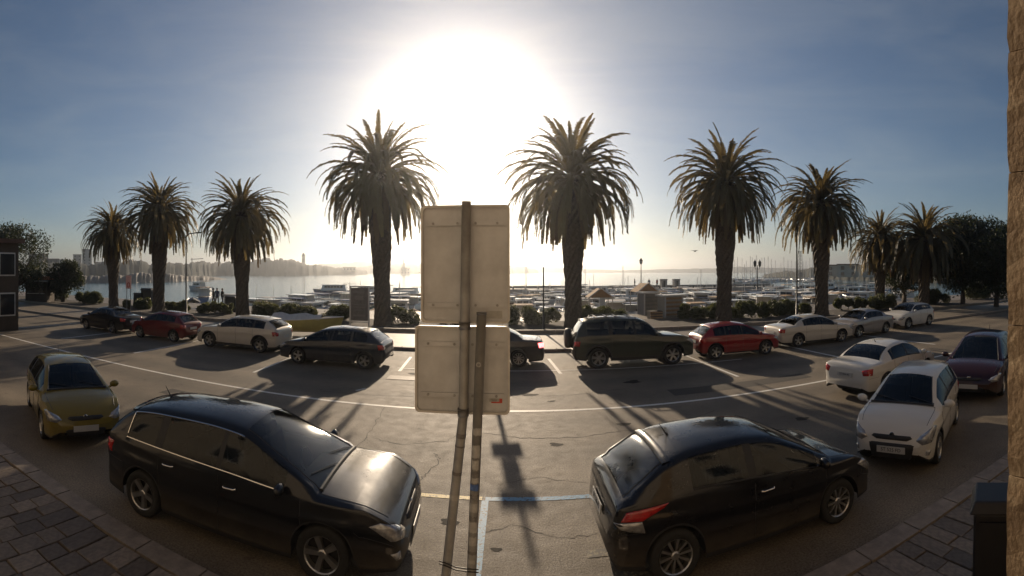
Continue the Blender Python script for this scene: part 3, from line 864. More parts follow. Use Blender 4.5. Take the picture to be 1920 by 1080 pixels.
BODY = {   # d from the rear bumper; template lengths and heights
    'hatch': dict(L=4.05, W=1.70, Hh=1.48, rear=.70, front=3.22, r=.31,
        top=[(0, .60), (.03, .84), (.10, .98), (.30, 1.14), (.62, 1.37), (.95, 1.45), (1.7, 1.49), (2.2, 1.44), (2.6, 1.28), (3.12, 1.01), (3.5, .92), (3.85, .78), (4.0, .64), (4.05, .52)],
        belt=[(0, .60), (.10, .94), (1.0, .96), (3.0, .90), (4.05, .86)],
        ws=(2.28, 3.10), rw=(.15, .60), doors=[(1.18, 2.02), (2.02, 3.00)], win=[(.62, 1.12), (1.20, 1.98), (2.04, 2.86)]),
    'hatch3': dict(L=4.05, W=1.69, Hh=1.48, rear=.78, front=3.28, r=.31,
        top=[(0, .58), (.03, .80), (.10, .95), (.34, 1.12), (.72, 1.36), (1.1, 1.46), (1.7, 1.49), (2.2, 1.44), (2.65, 1.26), (3.15, 1.00), (3.5, .92), (3.85, .76), (4.0, .62), (4.05, .50)],
        belt=[(0, .58), (.10, .92), (1.0, 1.00), (2.0, .95), (3.0, .89), (4.05, .86)],
        ws=(2.28, 3.12), rw=(.18, .74), doors=[(1.85, 3.02)], win=[(1.0, 1.78), (1.90, 2.88)]),
    'sedan': dict(L=4.55, W=1.77, Hh=1.45, rear=.98, front=3.66, r=.32,
        top=[(0, .60), (.03, .84), (.12, .98), (.45, 1.03), (.78, 1.06), (1.10, 1.24), (1.48, 1.38), (1.9, 1.44), (2.3, 1.45), (2.65, 1.40), (3.0, 1.24), (3.5, .98), (3.95, .90), (4.32, .77), (4.5, .62), (4.55, .50)],
        belt=[(0, .60), (.12, .93), (1.2, .97), (3.4, .89), (4.55, .85)],
        ws=(2.70, 3.46), rw=(.82, 1.44), doors=[(1.42, 2.32), (2.32, 3.34)], win=[(1.28, 1.40), (1.46, 2.27), (2.34, 3.18)]),
    'suv': dict(L=4.75, W=1.86, Hh=1.85, rear=.92, front=3.80, r=.39,
        top=[(0, .70), (.03, 1.05), (.10, 1.22), (.24, 1.50), (.42, 1.74), (.7, 1.82), (1.6, 1.86), (2.4, 1.83), (2.8, 1.70), (3.28, 1.28), (3.5, 1.20), (4.1, 1.13), (4.5, 1.02), (4.68, .85), (4.75, .62)],
        belt=[(0, .70), (.12, 1.16), (1.5, 1.17), (3.2, 1.12), (4.75, 1.08)],
        ws=(2.50, 3.26), rw=(.12, .40), doors=[(1.42, 2.32), (2.32, 3.32)], win=[(.50, 1.30), (1.46, 2.26), (2.34, 3.10)]),
    'mpv': dict(L=4.55, W=1.82, Hh=1.60, rear=.86, front=3.60, r=.33,
        top=[(0, .66), (.03, .98), (.10, 1.12), (.34, 1.38), (.62, 1.54), (1.1, 1.60), (1.8, 1.62), (2.38, 1.575), (2.52, 1.53), (2.8, 1.395), (3.2, 1.20), (3.54, 1.035), (3.95, .97), (4.28, .84), (4.48, .68), (4.55, .52)],
        belt=[(0, .66), (.12, 1.06), (1.2, 1.02), (3.4, .93), (4.55, .90)],
        ws=(2.45, 3.54), rw=(.13, .50), doors=[(1.20, 2.20), (2.20, 3.34)], win=[(.56, 1.10), (1.24, 2.15), (2.22, 3.12)]),
    'wagon': dict(L=4.45, W=1.80, Hh=1.54, rear=.86, front=3.60, r=.34,
        top=[(0, .66), (.03, .96), (.10, 1.08), (.34, 1.28), (.66, 1.45), (1.1, 1.52), (1.8, 1.55), (2.3, 1.52), (2.7, 1.38), (3.22, 1.08), (3.7, 1.00), (4.15, .90), (4.38, .74), (4.45, .54)],
        belt=[(0, .66), (.12, 1.02), (1.2, 1.03), (3.2, .98), (4.45, .95)],
        ws=(2.42, 3.20), rw=(.13, .60), doors=[(1.20, 2.10), (2.10, 3.10)], win=[(.62, 1.12), (1.24, 2.05), (2.12, 2.94)]),
    'mini': dict(L=3.62, W=1.60, Hh=1.48, rear=.55, front=2.93, r=.29,
        top=[(0, .62), (.03, .90), (.09, 1.04), (.22, 1.24), (.42, 1.42), (.8, 1.48), (1.5, 1.49), (2.0, 1.45), (2.35, 1.30), (2.84, 1.03), (3.15, .95), (3.42, .82), (3.57, .66), (3.62, .50)],
        belt=[(0, .62), (.10, 1.00), (1.0, .98), (2.7, .91), (3.62, .87)],
        ws=(2.05, 2.82), rw=(.11, .38), doors=[(.98, 1.78), (1.78, 2.74)], win=[(.50, .92), (1.00, 1.73), (1.80, 2.58)]),
}

def text_mesh(s, size, m, name='lettering'):
    cu = bpy.data.curves.new(name, 'FONT'); cu.body = s; cu.size = size; cu.align_x = 'CENTER'; cu.align_y = 'CENTER'; cu.extrude = 0.0015
    ob = bpy.data.objects.new(name, cu); COL.objects.link(ob)
    dg = bpy.context.evaluated_depsgraph_get()
    me = bpy.data.meshes.new_from_object(ob.evaluated_get(dg))
    bpy.data.objects.remove(ob); bpy.data.curves.remove(cu)
    me.materials.clear(); me.materials.append(m)
    return me

WHEEL_CACHE = {}
def wheel_meshes(r, spokes, rimmat):
    key = (r, spokes, rimmat.name)
    if key in WHEEL_CACHE: return WHEEL_CACHE[key]
    wd = 0.205; rr = r * .66
    t = MB(); hw = wd / 2
    t.lathe([(rr, -hw * .9), (r * .90, -hw), (r * .97, -hw * .85), (r, -hw * .5), (r, hw * .5), (r * .97, hw * .85), (r * .90, hw), (rr, hw * .9), (rr * .97, 0)], 36, 'Y', closed=True)
    rim = MB()
    rim.lathe([(rr * .93, hw * .1), (rr * .95, hw * .82), (rr, hw * .95), (rr * 1.01, hw * .88), (rr * 1.0, -hw * .8), (rr * .93, -hw * .8)], 36, 'Y')
    rim.lathe([(0.001, hw * .80), (r * .12, hw * .78), (r * .17, hw * .62), (r * .17, hw * .3)], 18, 'Y')
    for k in range(spokes):
        q = 2 * PI * k / spokes
        w0, w1 = (0.06, 0.085) if spokes <= 6 else (0.028, 0.045)
        vs = []
        for (rad, wv, y0, y1) in ((r * .12, w0 / 2 * r / .31, hw * .30, hw * .66), (rr * .97, w1 / 2 * r / .31, hw * .3, hw * .80)):
            for (sw, yy) in ((-1, y0), (1, y0), (.75, y1), (-.75, y1)):
                vs.append(Vector((rad * math.cos(q) - sw * wv * math.sin(q), yy, rad * math.sin(q) + sw * wv * math.cos(q))))
        rim.add(vs, [(0, 1, 5, 4), (1, 2, 6, 5), (2, 3, 7, 6), (3, 0, 4, 7), (0, 3, 2, 1), (4, 5, 6, 7)])
    disc = MB()
    disc.lathe([(0.001, 0.0), (rr * .93, 0.0), (rr * .93, -.04), (0.001, -.05)], 24, 'Y')
    ms = (disc.mesh('wheel', M['trim']), t.mesh('tyre', M['rubber'], True), rim.mesh('rim', rimmat))
    WHEEL_CACHE[key] = ms
    return ms

def car(label, kind, paint, loc, rz, L=None, W=None, Hh=None, name='parked_car', group=None, detail=1, plate=None, plate_front=None, spokes=5, rimmat=None,
        chrome=False, rack=False, spare=False, spoiler=True, antenna=True, wipers=False, lit=False, fog=False, glassmat=None, mouth=False, cat='car', lamps='std', arch_trim=False, privacy=False):
    B = BODY[kind]
    L = L or B['L']; W = W or B['W']; Hh = Hh or B['Hh']
    sx = L / B['L']; sz = Hh / B['Hh']
    rimmat = rimmat or M['alloy']; glassmat = glassmat or M['glass']
    root = thing(name, label, cat, loc, rz, group)
    fz = pchip([a * sx for a, _ in B['top']], [b * sz for _, b in B['top']])
    fb = pchip([a * sx for a, _ in B['belt']], [b * sz for _, b in B['belt']])
    rw_ = B['r']; ax = (B['rear'] * sx, B['front'] * sx); Ra = rw_ + 0.055; sill = 0.20 if kind != 'suv' else 0.30
    ws = tuple(a * sx for a in B['ws']); rwn = tuple(a * sx for a in B['rw'])
    doors = [tuple(a * sx for a in d) for d in B['doors']]; wins = [tuple(a * sx for a in d) for d in B['win']]
    # stations
    st = set()
    step = 0.05 if detail else 0.10
    for x in np.arange(0, L + 1e-6, step): st.add(round(float(min(x, L)), 3))
    st.add(L)
    for e in (0.006, .015, .03, .045, .07, .1):
        st.add(e); st.add(round(L - e, 3))
    hard = [0, L]
    for a in ax:
        for k in range(0, 17 if detail else 11):
            q = PI * k / (16 if detail else 10); hard.append(a + Ra * math.cos(q))
    for a in ws + rwn: hard.append(a)
    for d in doors + wins: hard += list(d)
    hard = sorted(set(round(h, 4) for h in hard if 0 <= h <= L))
    hh = []
    for h in hard:
        if not hh or h - hh[-1] > 0.006: hh.append(h)
    soft = [s for s in st if all(abs(s - h) > (0.018 if .08 < s < L - .08 else .004) for h in hh)]
    S = sorted(hh + soft)
    nA, nB, nC = (12, 9, 9) if detail else (8, 6, 6)
    gmax = max(fz(x) - fb(x) for x in np.linspace(.3, L - .3, 60))
    G = []
    for x in S:
        dr, df = x, L - x
        d = min(dr, df); k = .17 if df < dr else .13
        wv = W / 2 * (1 - k * (1 - min(d / .85, 1)) ** 2.4 - .20 * (1 - min(d / .10, 1)) ** 2)
        zt = fz(x); zs = min(fb(x), zt - 0.012)
        zb = sill + (.13 * (1 - min(d / .12, 1)) ** 2 if True else 0)
        if d < .5: zb += .04 * (1 - d / .5)
        for a in ax:
            if abs(x - a) < Ra:
                zb = max(zb, rw_ + math.sqrt(max(0, Ra * Ra - (x - a) ** 2)))
        zb = min(zb, zs - .05)
        g_ = zt - zs
        row = []
        for i in range(nA + 1):
            t = i / nA
            z = zb + (zs - zb) * t
            tt = (z - sill) / max(.01, (zs - sill)); tt = min(1, max(0, tt))
            f = 1 - .060 * (1 - tt) ** 2.5 - .030 * tt ** 3 + .016 * math.exp(-((tt - .74) / .06) ** 2) - .016 * math.exp(-((tt - .55) / .11) ** 2) + .010 * math.exp(-((tt - .12) / .08) ** 2)
            row.append((wv * f, z))
        ys = wv * .965
        inset = min(.42 * g_ + .05, ys * .5) if g_ > .12 else (.05 + .17 * g_ + .03)
        wr = ys - inset
        zr = zt - (.10 * g_ + .008 if g_ > .12 else g_ * .45)
        if g_ > .12 : zr = max(zr, zs + .02)
        for i in range(1, nB + 1):
            t = i / nB
            y = ys + (wr - ys) * (t ** 1.25); z = zs + (zr - zs) * (t ** .95)
            row.append((y, z))
        for i in range(1, nC + 1):
            u = i / nC
            row.append((wr * (1 - u), zr + (zt - zr) * (1 - (1 - u) ** 2.2)))
        # soften the section
        for _ in range(1):
            r2 = list(row)
            for i in range(nA - 1, len(row) - 1):
                r2[i] = (.25 * row[i - 1][0] + .5 * row[i][0] + .25 * row[i + 1][0], .25 * row[i - 1][1] + .5 * row[i][1] + .25 * row[i + 1][1])
            row = r2
        G.append(row)
    nR = nA + nB + nC + 1
    NS = len(S)
    V = []
    for i, x in enumerate(S):
        for (y, z) in G[i]: V.append((x - L / 2, -y, z))          # right side (y<0)
        for (y, z) in reversed(G[i][:-1]): V.append((x - L / 2, y, z))
    per = 2 * nR - 1
    faces = []; cls = []
    _dummy = 0
    def jrow(j):      # row index within half section for face j, and side
        if j < nR - 1: return j, -1
        return per - 2 - j, 1
    for i in range(NS - 1):
        xm = (S[i] + S[i + 1]) / 2
        for j in range(per - 1):
            jr, side = jrow(j)
            a = i * per + j
            faces.append((a, a + 1, a + per + 1, a + per)[::-1])
            g_ = fz(xm) - fb(xm)
            c = 'body'
            if jr >= nA + nB:
                if ws[0] < xm < ws[1] and jr >= nA + nB + (1 if nC > 6 else 0): c = 'windscreen'
                elif rwn[0] < xm < rwn[1] and jr >= nA + nB + 1: c = 'rear_window'
                elif ws[1] + .03 < xm < L - .10: c = 'bonnet'
                elif xm < ws[0] and xm > rwn[1] + .02: c = 'roof'
            elif jr >= nA + 1 and jr < nA + nB - 1 and g_ > .15:
                if wins[0][0] < xm < wins[-1][1]: c = ('pillar', sum(xm > q for p, q in wins), side)
                for k, (p, q) in enumerate(wins):
                    if p < xm < q: c = ('window', k, side)
            if c == 'body' and jr < nA:
                for k, (p, q) in enumerate(doors):
                    if p < xm < q: c = ('door', k, side)
                if jr < 1 and detail: c = ('lower_trim', 0 if xm < ax[0] else (1 if xm < ax[1] else 2), side)
                if c == 'body' and jr < nA * .62:
                    if xm < ax[0] - Ra: c = 'rear_bumper'
                    if xm > ax[1] + Ra: c = 'front_bumper'
            cls.append(c)
    # end caps
    cap_r = tuple(range(per)); cap_f = tuple(reversed(range((NS - 1) * per, NS * per)))
    faces.append(cap_r); cls.append('rear_bumper'); faces.append(cap_f); cls.append('front_bumper')
    Vn = np.array(V)
    # vertex normals from the whole shell
    N = np.zeros_like(Vn)
    for f, c in zip(faces, cls):
        if len(f) > 4: continue
        p = Vn[list(f)]
        n = np.cross(p[2] - p[0], p[3] - p[1])
        for i in f: N[i] += n
    ln = np.linalg.norm(N, axis=1)[:, None]; N = N / np.maximum(ln, 1e-9)
    bvh = BVHTree.FromPolygons([Vector(v) for v in V], faces)
    groups = {}
    for f, c in zip(faces, cls): groups.setdefault(c, []).append(f)
    objs = {}
    def emit(c, name_, m, parent, inset=0.0):
        fs = groups[c]
        used = sorted(set(i for f in fs for i in f)); mp = {v: k for k, v in enumerate(used)}
        me = bpy.data.meshes.new(name_)
        vs = [tuple(Vn[i] - N[i] * inset) for i in used]
        me.from_pydata(vs, [], [tuple(mp[i] for i in f) for f in fs])
        me.materials.append(m)
        me.polygons.foreach_set('use_smooth', [len(f) <= 4 for f in fs])
        me.update()
        me.normals_split_custom_set_from_vertices([tuple(N[i]) for i in used])
        o = link(name_, me, parent)
        return o
    for c in ('body', 'roof', 'bonnet', 'front_bumper', 'rear_bumper'):
        if c in groups: objs[c] = emit(c, c, paint, root)
    for c in list(groups):
        if isinstance(c, tuple) and c[0] == 'pillar': emit(c, 'pillar_trim', M['trim'], root, .003)
        if isinstance(c, tuple) and c[0] == 'lower_trim': emit(c, 'lower_trim', M['trim'], root)
    for c in ('windscreen', 'rear_window'):
        objs[c] = emit(c, c, glassmat, root, .004)
    dobj = {}
    for c in groups:
        if isinstance(c, tuple) and c[0] == 'door': dobj[c[1:]] = emit(c, 'door', paint, root)
    off = len(wins) - len(doors)
    for c in groups:
        if isinstance(c, tuple) and c[0] == 'window':
            pr = dobj.get((c[1] - off, c[2])) if c[1] >= off else None
            emit(c, 'window', M['glass_dark'] if (privacy and c[1] < len(wins) - 1) else glassmat, pr or root, .004)
    def surf(i, j, side, o=0.0):
        k = i * per + (j if side < 0 else per - 1 - j)
        return Vector(Vn[k] + N[k] * o)
    def near_st(x): return min(range(NS), key=lambda i: abs(S[i] - x))
    def cast(p, d):
        d = Vector(d).normalized(); p = Vector(p)
        h = bvh.ray_cast(p + d * 3, -d)
        return h[0], h[1]
    def decal(name_, outline, d, m, th=.006, parent=None, rings=3):
        """outline points (local, any depth along d) projected on the shell along d, given thickness"""
        c = sum((Vector(p) for p in outline), Vector()) / len(outline)
        pts = []
        for k in range(len(outline)):
            a = Vector(outline[k]); b_ = Vector(outline[(k + 1) % len(outline)])
            for t in (0, .25, .5, .75): pts.append(a.lerp(b_, t))
        vs = []; ok = True
        for rg in range(rings + 1):
            s = 1 - rg / rings
            for p in (pts if rg < rings else [c]):
                q = c.lerp(p, s)
                hit, n = cast(q, d)
                if hit is None: hit = q; n = Vector(d).normalized()
                vs.append(hit + n * (th if rg > 0 else 0.0005))
        # raised rim ring
        n_ = len(pts); fs = []
        for rg in range(rings - 1):
            for k in range(n_):
                k2 = (k + 1) % n_
                fs.append((rg * n_ + k, rg * n_ + k2, (rg + 1) * n_ + k2, (rg + 1) * n_ + k))
        ci = rings * n_
        for k in range(n_): fs.append(((rings - 1) * n_ + k, (rings - 1) * n_ + (k + 1) % n_, ci))
        # push the ring 1 out close to the rim so that the face reads as one raised lens
        for k in range(n_):
            e = vs[k]; f1 = vs[n_ + k]
            hit, n = cast(e.lerp(f1, .12), d)
            vs[n_ + k] = (hit + n * th) if hit is not None else e.lerp(f1, .12)
        b_ = MB(); b_.add(vs, fs)
        me = b_.mesh(name_, m, True)
        # orient outwards
        p0 = me.polygons[len(me.polygons) - 1]
        if p0.normal.dot(Vector(d)) < 0: me.flip_normals()
        return link(name_, me, parent or root)
    hl = L / 2
    # seams
    class _SM:
        def tube(s_, *a_):
            MB().tube(*a_).build('panel_gap', M['ink'], objs['body'])
    sm = _SM()
    for k, (p, q) in enumerate(doors):
        for side in (-1, 1):
            for x in (p, q):
                i = near_st(x)
                sm.tube([surf(i, j, side, -.001) for j in range(1, nA + 1)], .006, 4)
    for x in (ws[1] + .03,):
        i = near_st(x); sm.tube([surf(i, j, -1, -.001) for j in range(nA + nB, nR)] + [surf(i, j, 1, -.001) for j in range(nR - 1, nA + nB - 1, -1)], .005, 4)
    for side in (-1, 1):
        i0, i1 = near_st(ws[1] + .03), near_st(L - .14)
        sm.tube([surf(i, nA + nB, side, -.001) for i in range(i0, i1)], .0055, 4)
        i0, i1 = near_st(.12), near_st(ax[0] - Ra); jj = int(nA * .62)
        sm.tube([surf(i, jj, side, -.001) for i in range(i0, i1)], .004, 4)
        i0, i1 = near_st(ax[1] + Ra), near_st(L - .08)
        sm.tube([surf(i, jj, side, -.001) for i in range(i0, i1)], .004, 4)
    # rubber seals round glass
    class _SL:
        def tube(s_, *a_):
            MB().tube(*a_).build('window_seal', M['trim'], objs['body'])
    sl = _SL()
    for side in (-1, 1):
        i0, i1 = near_st(wins[0][0]), near_st(wins[-1][1])
        sl.tube([surf(i, nA + 1, side, .001) for i in range(i0, i1 + 1)], .011, 5)
        for c_ in (ws, rwn):
            i0, i1 = near_st(c_[0]), near_st(c_[1])
            sl.tube([surf(i, nA + nB + (1 if nC > 6 else 0), side, .0) for i in range(i0, i1 + 1)], .008, 4)
    if chrome:
        for side in (-1, 1):
            i0, i1 = near_st(wins[0][0]), near_st(wins[-1][1] * .78)
            up = [surf(i, nA + nB - 1, side, .004) for i in range(i0, i1 + 1)]
            i1b = near_st(wins[-1][1])
            lo = [surf(i, nA + 1, side, .010) for i in range(i0, i1b + 1)]
            rear_v = [surf(i0, j, side, .004) for j in range(nA + nB - 1, nA, -1)]
            MB().tube(up[::-1] + rear_v[1:-1], .010, 5).build('chrome_strip', M['chrome'], objs['body'])
            MB().tube(lo, .009, 5).build('chrome_strip', M['chrome'], objs['body'])
    # under body and wheel wells
    ub = MB()
    zc = sill + .10
    ub.box((0, 0, zc + .10), (L - .5, W - .95, .34))
    a0, a1 = ax[0] - hl, ax[1] - hl
    ub.box(((a0 + a1) / 2, 0, zc + .06), (a1 - a0 - 2 * Ra - .02, W - .16, .22))
    for a in (a0, a1):
        for side in (-1, 1):
            vs = []; fs = []; nn = 14
            for k in range(nn + 1):
                q = PI * k / nn
                for yy in (W / 2 - .035, W / 2 - .42):
                    vs.append((a + (Ra + .002) * math.cos(q), side * yy, rw_ + (Ra + .002) * math.sin(q)))
            for k in range(nn): fs.append((2 * k, 2 * k + 1, 2 * k + 3, 2 * k + 2))
            ub.add(vs, fs)
    ub.build('underbody', M['ink'], root)
    if arch_trim:
        for a in (a0, a1):
            for side in (-1, 1):
                tb = MB(); tp_ = []
                for k in range(15):
                    q = PI * (k + .3) / 14.6
                    p, n = cast((a + (Ra + .03) * math.cos(q), 0, rw_ + (Ra + .03) * math.sin(q)), (0, side, 0))
                    if p is not None: tp_.append(p)
                if len(tp_) > 3: tb.tube(tp_, .035, 6); tb.build('arch_trim', M['trim'], objs['body'], True)
        for side in (-1, 1):
            tb = MB(); tb.box(((a0 + a1) / 2, side * (W / 2 - .045), sill + .05), (a1 - a0 - 2 * Ra - .03, .06, .12)); tb.build('side_step', M['trim'], objs['body'])
    # cabin
    fl_ = MB(); fl_.box(((ws[1] + .25 * sx + rwn[0]) / 2 - hl, 0, .44), (ws[1] - rwn[0] - .05, W - .34, .08)); fl_.build('cabin_floor', M['ink'], root)
    zd = fb(ws[1] - .1)
    db = MB(); db.box((ws[1] - .30 - hl, 0, zd - .22), (.42, W - .42, .36), taper=.9); db.build('dashboard', M['trim'], root)
    wl = MB(); wc = Vector((ws[1] - .62 - hl, .36, zd - .06)); ring = []
    for k in range(15):
        q = 2 * PI * k / 14; ring.append(wc + Vector((-.06 * math.sin(q), .18 * math.cos(q), .17 * math.sin(q))))
    wl.tube(ring, .014, 5); wl.build('steering_wheel', M['ink'], root)
    seat_rows = [(doors[-1][0] + .30 * sx, (-.36, .36)), (doors[-1][0] - .55 * sx if len(doors) > 1 else doors[-1][0] - .40, (-.40, 0, .40))]
    for xs_, ys_ in seat_rows:
        for yy in ys_:
            sb = MB(); wq = .46 if len(ys_) == 2 else .38
            sb.box((xs_ + .22 - hl, yy, .60), (.50, wq, .16))
            Mr = Matrix.Rotation(R(-14), 3, 'Y')
            sb.box((xs_ - .07 - hl, yy, .90), (.13, wq, .60), M=Mr)
            sb.box((xs_ - .17 - hl, yy, min(1.27, Hh - .24)), (.09, wq * .55, .17), M=Mr)
            bevel(sb.build('seat', M['seat'], root), .03)
    # wheels
    dm, tm, rm = wheel_meshes(rw_, spokes, rimmat)
    for a in (a0, a1):
        for side in (-1, 1):
            wo = link('wheel', dm, root, (a, side * (W / 2 - .135), rw_), (0, random.uniform(0, 1), 0 if side > 0 else PI))
            link('tyre', tm, wo); link('rim', rm, wo)
    # lamps
    for side in (-1, 1):
        if lamps == 'fang':       # swept tail lamp of the black three-door hatch: red blade over clear wedge
            yq = side * W / 2
            decal('tail_light', [(-hl + .10, yq * .98, .80), (-hl + .16, yq, .90), (-hl + .66, yq, .965), (-hl + .60, yq, .92), (-hl + .34, yq, .80)], (-.22, side, .12), M['lamp_red'], .012)
            decal('reversing_light', [(-hl + .03, yq * .9, .775), (-hl + .12, yq, .79), (-hl + .34, yq, .795), (-hl + .36, yq, .74), (-hl + .38, yq, .66), (-hl + .24, yq, .68), (-hl + .10, yq, .72)], (-.25, side, .10), M['lamp_clear'], .012)
        else:
            yq = side * (W / 2 - .14); zz = (fb(.15) + .62) / 2
            decal('tail_light', [(-hl, yq - side * .14, zz + .08), (-hl, yq + side * .12, zz + .14), (-hl + .18, yq + side * .14, zz + .13), (-hl + .14, yq + side * .14, zz - .05), (-hl, yq - side * .10, zz - .06)], (-1, side * .9, .1), M['lamp_lit'] if lit else M['lamp_red'], .010)
        yq = side * (W / 2 - .16); zh = .66 * sz if kind != 'suv' else .86
        hq = 1.35 if mouth else 1.0
        decal('headlight', [(hl, yq - side * .17, zh - .04 * hq), (hl, yq - side * .06, zh - .09 * hq), (hl - .08, yq + side * .12, zh - .06 * hq), (hl - .34, yq + side * .16, zh + .10 * hq), (hl - .28, yq + side * .06, zh + .12 * hq), (hl - .04, yq - side * .10, zh + .03)], (1, side * .9, .25), M['lamp_clear'], .010)
        if fog:
            decal('fog_light', [(hl, yq + side * .0, .36), (hl, yq + side * .09, .36), (hl - .05, yq + side * .12, .43), (hl, yq + side * .02, .45)], (1, side * .7, 0), M['lamp_clear'], .008)
    # grille and air intake
    zg = .62 * sz if kind != 'suv' else .80
    decal('grille', [(hl, -.34, zg + .05), (hl, .34, zg + .05), (hl, .38, zg + .01), (hl, .28, zg - .035), (hl, -.28, zg - .035), (hl, -.38, zg + .01)], (1, 0, .15), M['trim'], .008)
    ztop_ = .54 if mouth else .42
    decal('air_intake', [(hl, -.42, ztop_ - .02), (hl, -.36, ztop_), (hl, .36, ztop_), (hl, .42, ztop_ - .02), (hl, .36, .28), (hl, -.36, .28)], (1, 0, 0), M['trim'], .006)
    hit, n = cast((hl, 0, min(zg + .075, fz(L - .06) - .02)), (1, 0, 0))
    if hit is not None and detail:
        eb = MB(); eb.lathe([(.001, -.008), (.045, -.008), (.050, 0), (.045, .004)], 16, 'Y'); link('emblem', eb.mesh('emblem', M['chrome']), root, hit, (0, 0, PI / 2))
    # plates
    for (txt, sgn, zp) in ((plate_front, 1, .43), (plate, -1, .70 if kind not in ('suv',) else .82)):
        if txt is None: continue
        hit, n = cast((0, 0, zp), (sgn, 0, 0.0))
        if hit is None: continue
        pl = MB(); pl.box((0, 0, 0), (.52, .012, .115))
        tilt = math.atan2(n.z, abs(n.x))
        po = link('number_plate', pl.mesh('number_plate', M['plate']), root, hit + Vector((sgn * .022, 0, 0)), (-tilt if sgn > 0 else -tilt, 0, sgn * PI / 2))
        if txt:
            tm_ = text_mesh(txt, .085, M['ink'])
            to = link('lettering', tm_, po, (0, -.0075, 0), (PI / 2, 0, 0))
    # handles
    for (k, side), d_ in dobj.items():
        xh = doors[k][0] + .10 - hl if True else 0
        hit, n = cast((xh + .08, 0, fb(doors[k][0] + .15) - .11), (0, side, 0))
        if hit is not None:
            hb = MB(); hb.tube([hit + Vector((-.09, side * .004, -.004)), hit + Vector((-.07, side * .028, 0)), hit + Vector((.07, side * .028, .006)), hit + Vector((.09, side * .004, .006))], .013, 6)
            hb.build('handle', M['chrome'] if detail and (chrome or lamps == 'fang') else paint, d_, True)
    # mirrors
    for side in (-1, 1):
        i = near_st(wins[-1][1] - .02); p = surf(i, nA + 1, side, 0)
        mb = MB(); mb.ball((p.x + .02, p.y + side * .13, p.z + .075), (.055, .11, .075), 12, 8)
        mb.tube([p, (p.x + .02, p.y + side * .08, p.z + .04)], .025, 6)
        mb.build('mirror', paint, root, True)
    # wipers
    if wipers:
        for (ya, yb) in ((.62, .10), (-.05, -.58)):
            pp = []
            for t in np.linspace(0, 1, 7):
                hit, n = cast((ws[1] - .06 - hl - .16 * t, ya + (yb - ya) * t, 1.0), (.35, 0, 1))
                if hit is not None: pp.append(hit + n * .015)
            if len(pp) > 2: MB().tube(pp, .008, 4).build('wiper', M['ink'], root)
        cw = MB(); pp = []
        for t in np.linspace(-.78, .78, 13):
            hit, n = cast((ws[1] + .0 - hl, t * W / 2, 1.0), (0, 0, 1))
            if hit is not None: pp.append(hit + n * .002)
        cw.tube(pp, .028, 6); cw.build('wiper_cowl', M['trim'], root)
    if spoiler and kind not in ('sedan',):
        i = near_st(rwn[1] + .05); spb = MB(); pp = [surf(i, j, -1, .01) for j in range(nA + nB, nR)] + [surf(i, j, 1, .01) for j in range(nR - 2, nA + nB - 1, -1)]
        q = [p + Vector((-.10, 0, -.015)) for p in pp]
        vs = pp + q + [p + Vector((0, 0, -.03)) for p in q]; n_ = len(pp); fs = []
        for k in range(n_ - 1): fs += [(k, k + 1, n_ + k + 1, n_ + k), (n_ + k, n_ + k + 1, 2 * n_ + k + 1, 2 * n_ + k)]
        spb.add(vs, fs); spb.build('spoiler', paint, root, True)
    if antenna:
        xa = rwn[1] + .22; hit, n = cast((xa - hl, 0, 1), (0, 0, 1))
        ab = MB(); ab.tube([hit, hit + Vector((-.03, 0, .03)), hit + Vector((-.12, 0, .16))], [.018, .010, .004], 6); ab.build('antenna', M['trim'], root)
    if rack:
        i0, i1 = near_st(.75 * sx), near_st(2.45 * sx)
        for side in (-1, 1):
            rb = MB(); rb.tube([surf(i, nA + nB + 1, side, .07 if 0 < n_i < 99 else 0) for n_i, i in zip([0] + [1] * (i1 - i0 - 1) + [100], range(i0, i1 + 1))], .018, 6)
            rb.build('roof_rail', M['grey_metal'], root, True)
        for fr in (.1, .35, .6, .85):
            i = int(i0 + (i1 - i0) * fr)
            a_ = surf(i, nA + nB + 1, -1, .08); b_ = surf(i, nA + nB + 1, 1, .08)
            cb = MB(); cb.tube([a_, b_], .020, 6); cb.build('roof_bar', M['grey_metal'], root)
    if spare:
        c = MB(); c.lathe([(.001, .13), (.30, .13), (.37, .09), (.385, 0), (.37, -.10), (.001, -.10)], 28, 'Y')
        link('spare_wheel', c.mesh('spare_wheel', M['trim'], True), root, (-hl - .10, .10, 1.02), (0, 0, PI / 2))
    return root

P_ = dict(
    black=car_paint('black_car_paint', (0.008, 0.009, 0.012), .38),
    black2=car_paint('deep_black_car_paint', (0.007, 0.007, 0.009), .3),
    navy=car_paint('dark_blue_car_paint', (0.015, 0.022, 0.035), .35),
    grey=car_paint('dark_grey_car_paint', (0.035, 0.035, 0.042), .35, metal=.3),
    white=car_paint('white_car_paint', (0.62, 0.60, 0.55), .35),
    white2=car_paint('warm_white_car_paint', (0.60, 0.55, 0.46), .35),
    silver=car_paint('silver_car_paint', (0.38, 0.35, 0.33), .35, metal=.5),
    red=car_paint('red_car_paint', (0.24, 0.012, 0.015), .35),
    dred=car_paint('dark_red_car_paint', (0.12, 0.010, 0.012), .35),
    maroon=car_paint('maroon_car_paint', (0.028, 0.006, 0.008), .35),
    green=car_paint('dark_green_car_paint', (0.035, 0.042, 0.032), .4),
    olive=car_paint('yellow_green_car_paint', (0.17, 0.13, 0.018), .45),
)
GR1 = 'cars parked along the near kerb'; GR2 = 'cars parked along the far kerb'
car('black people carrier with chrome window strip, nearest car at lower left', 'mpv', P_['black'], (-3.50, 5.70, 0), R(3), L=4.55, detail=1, group=GR1,
    chrome=True, privacy=True, wipers=True, fog=True, spokes=5, plate_front='', plate='')
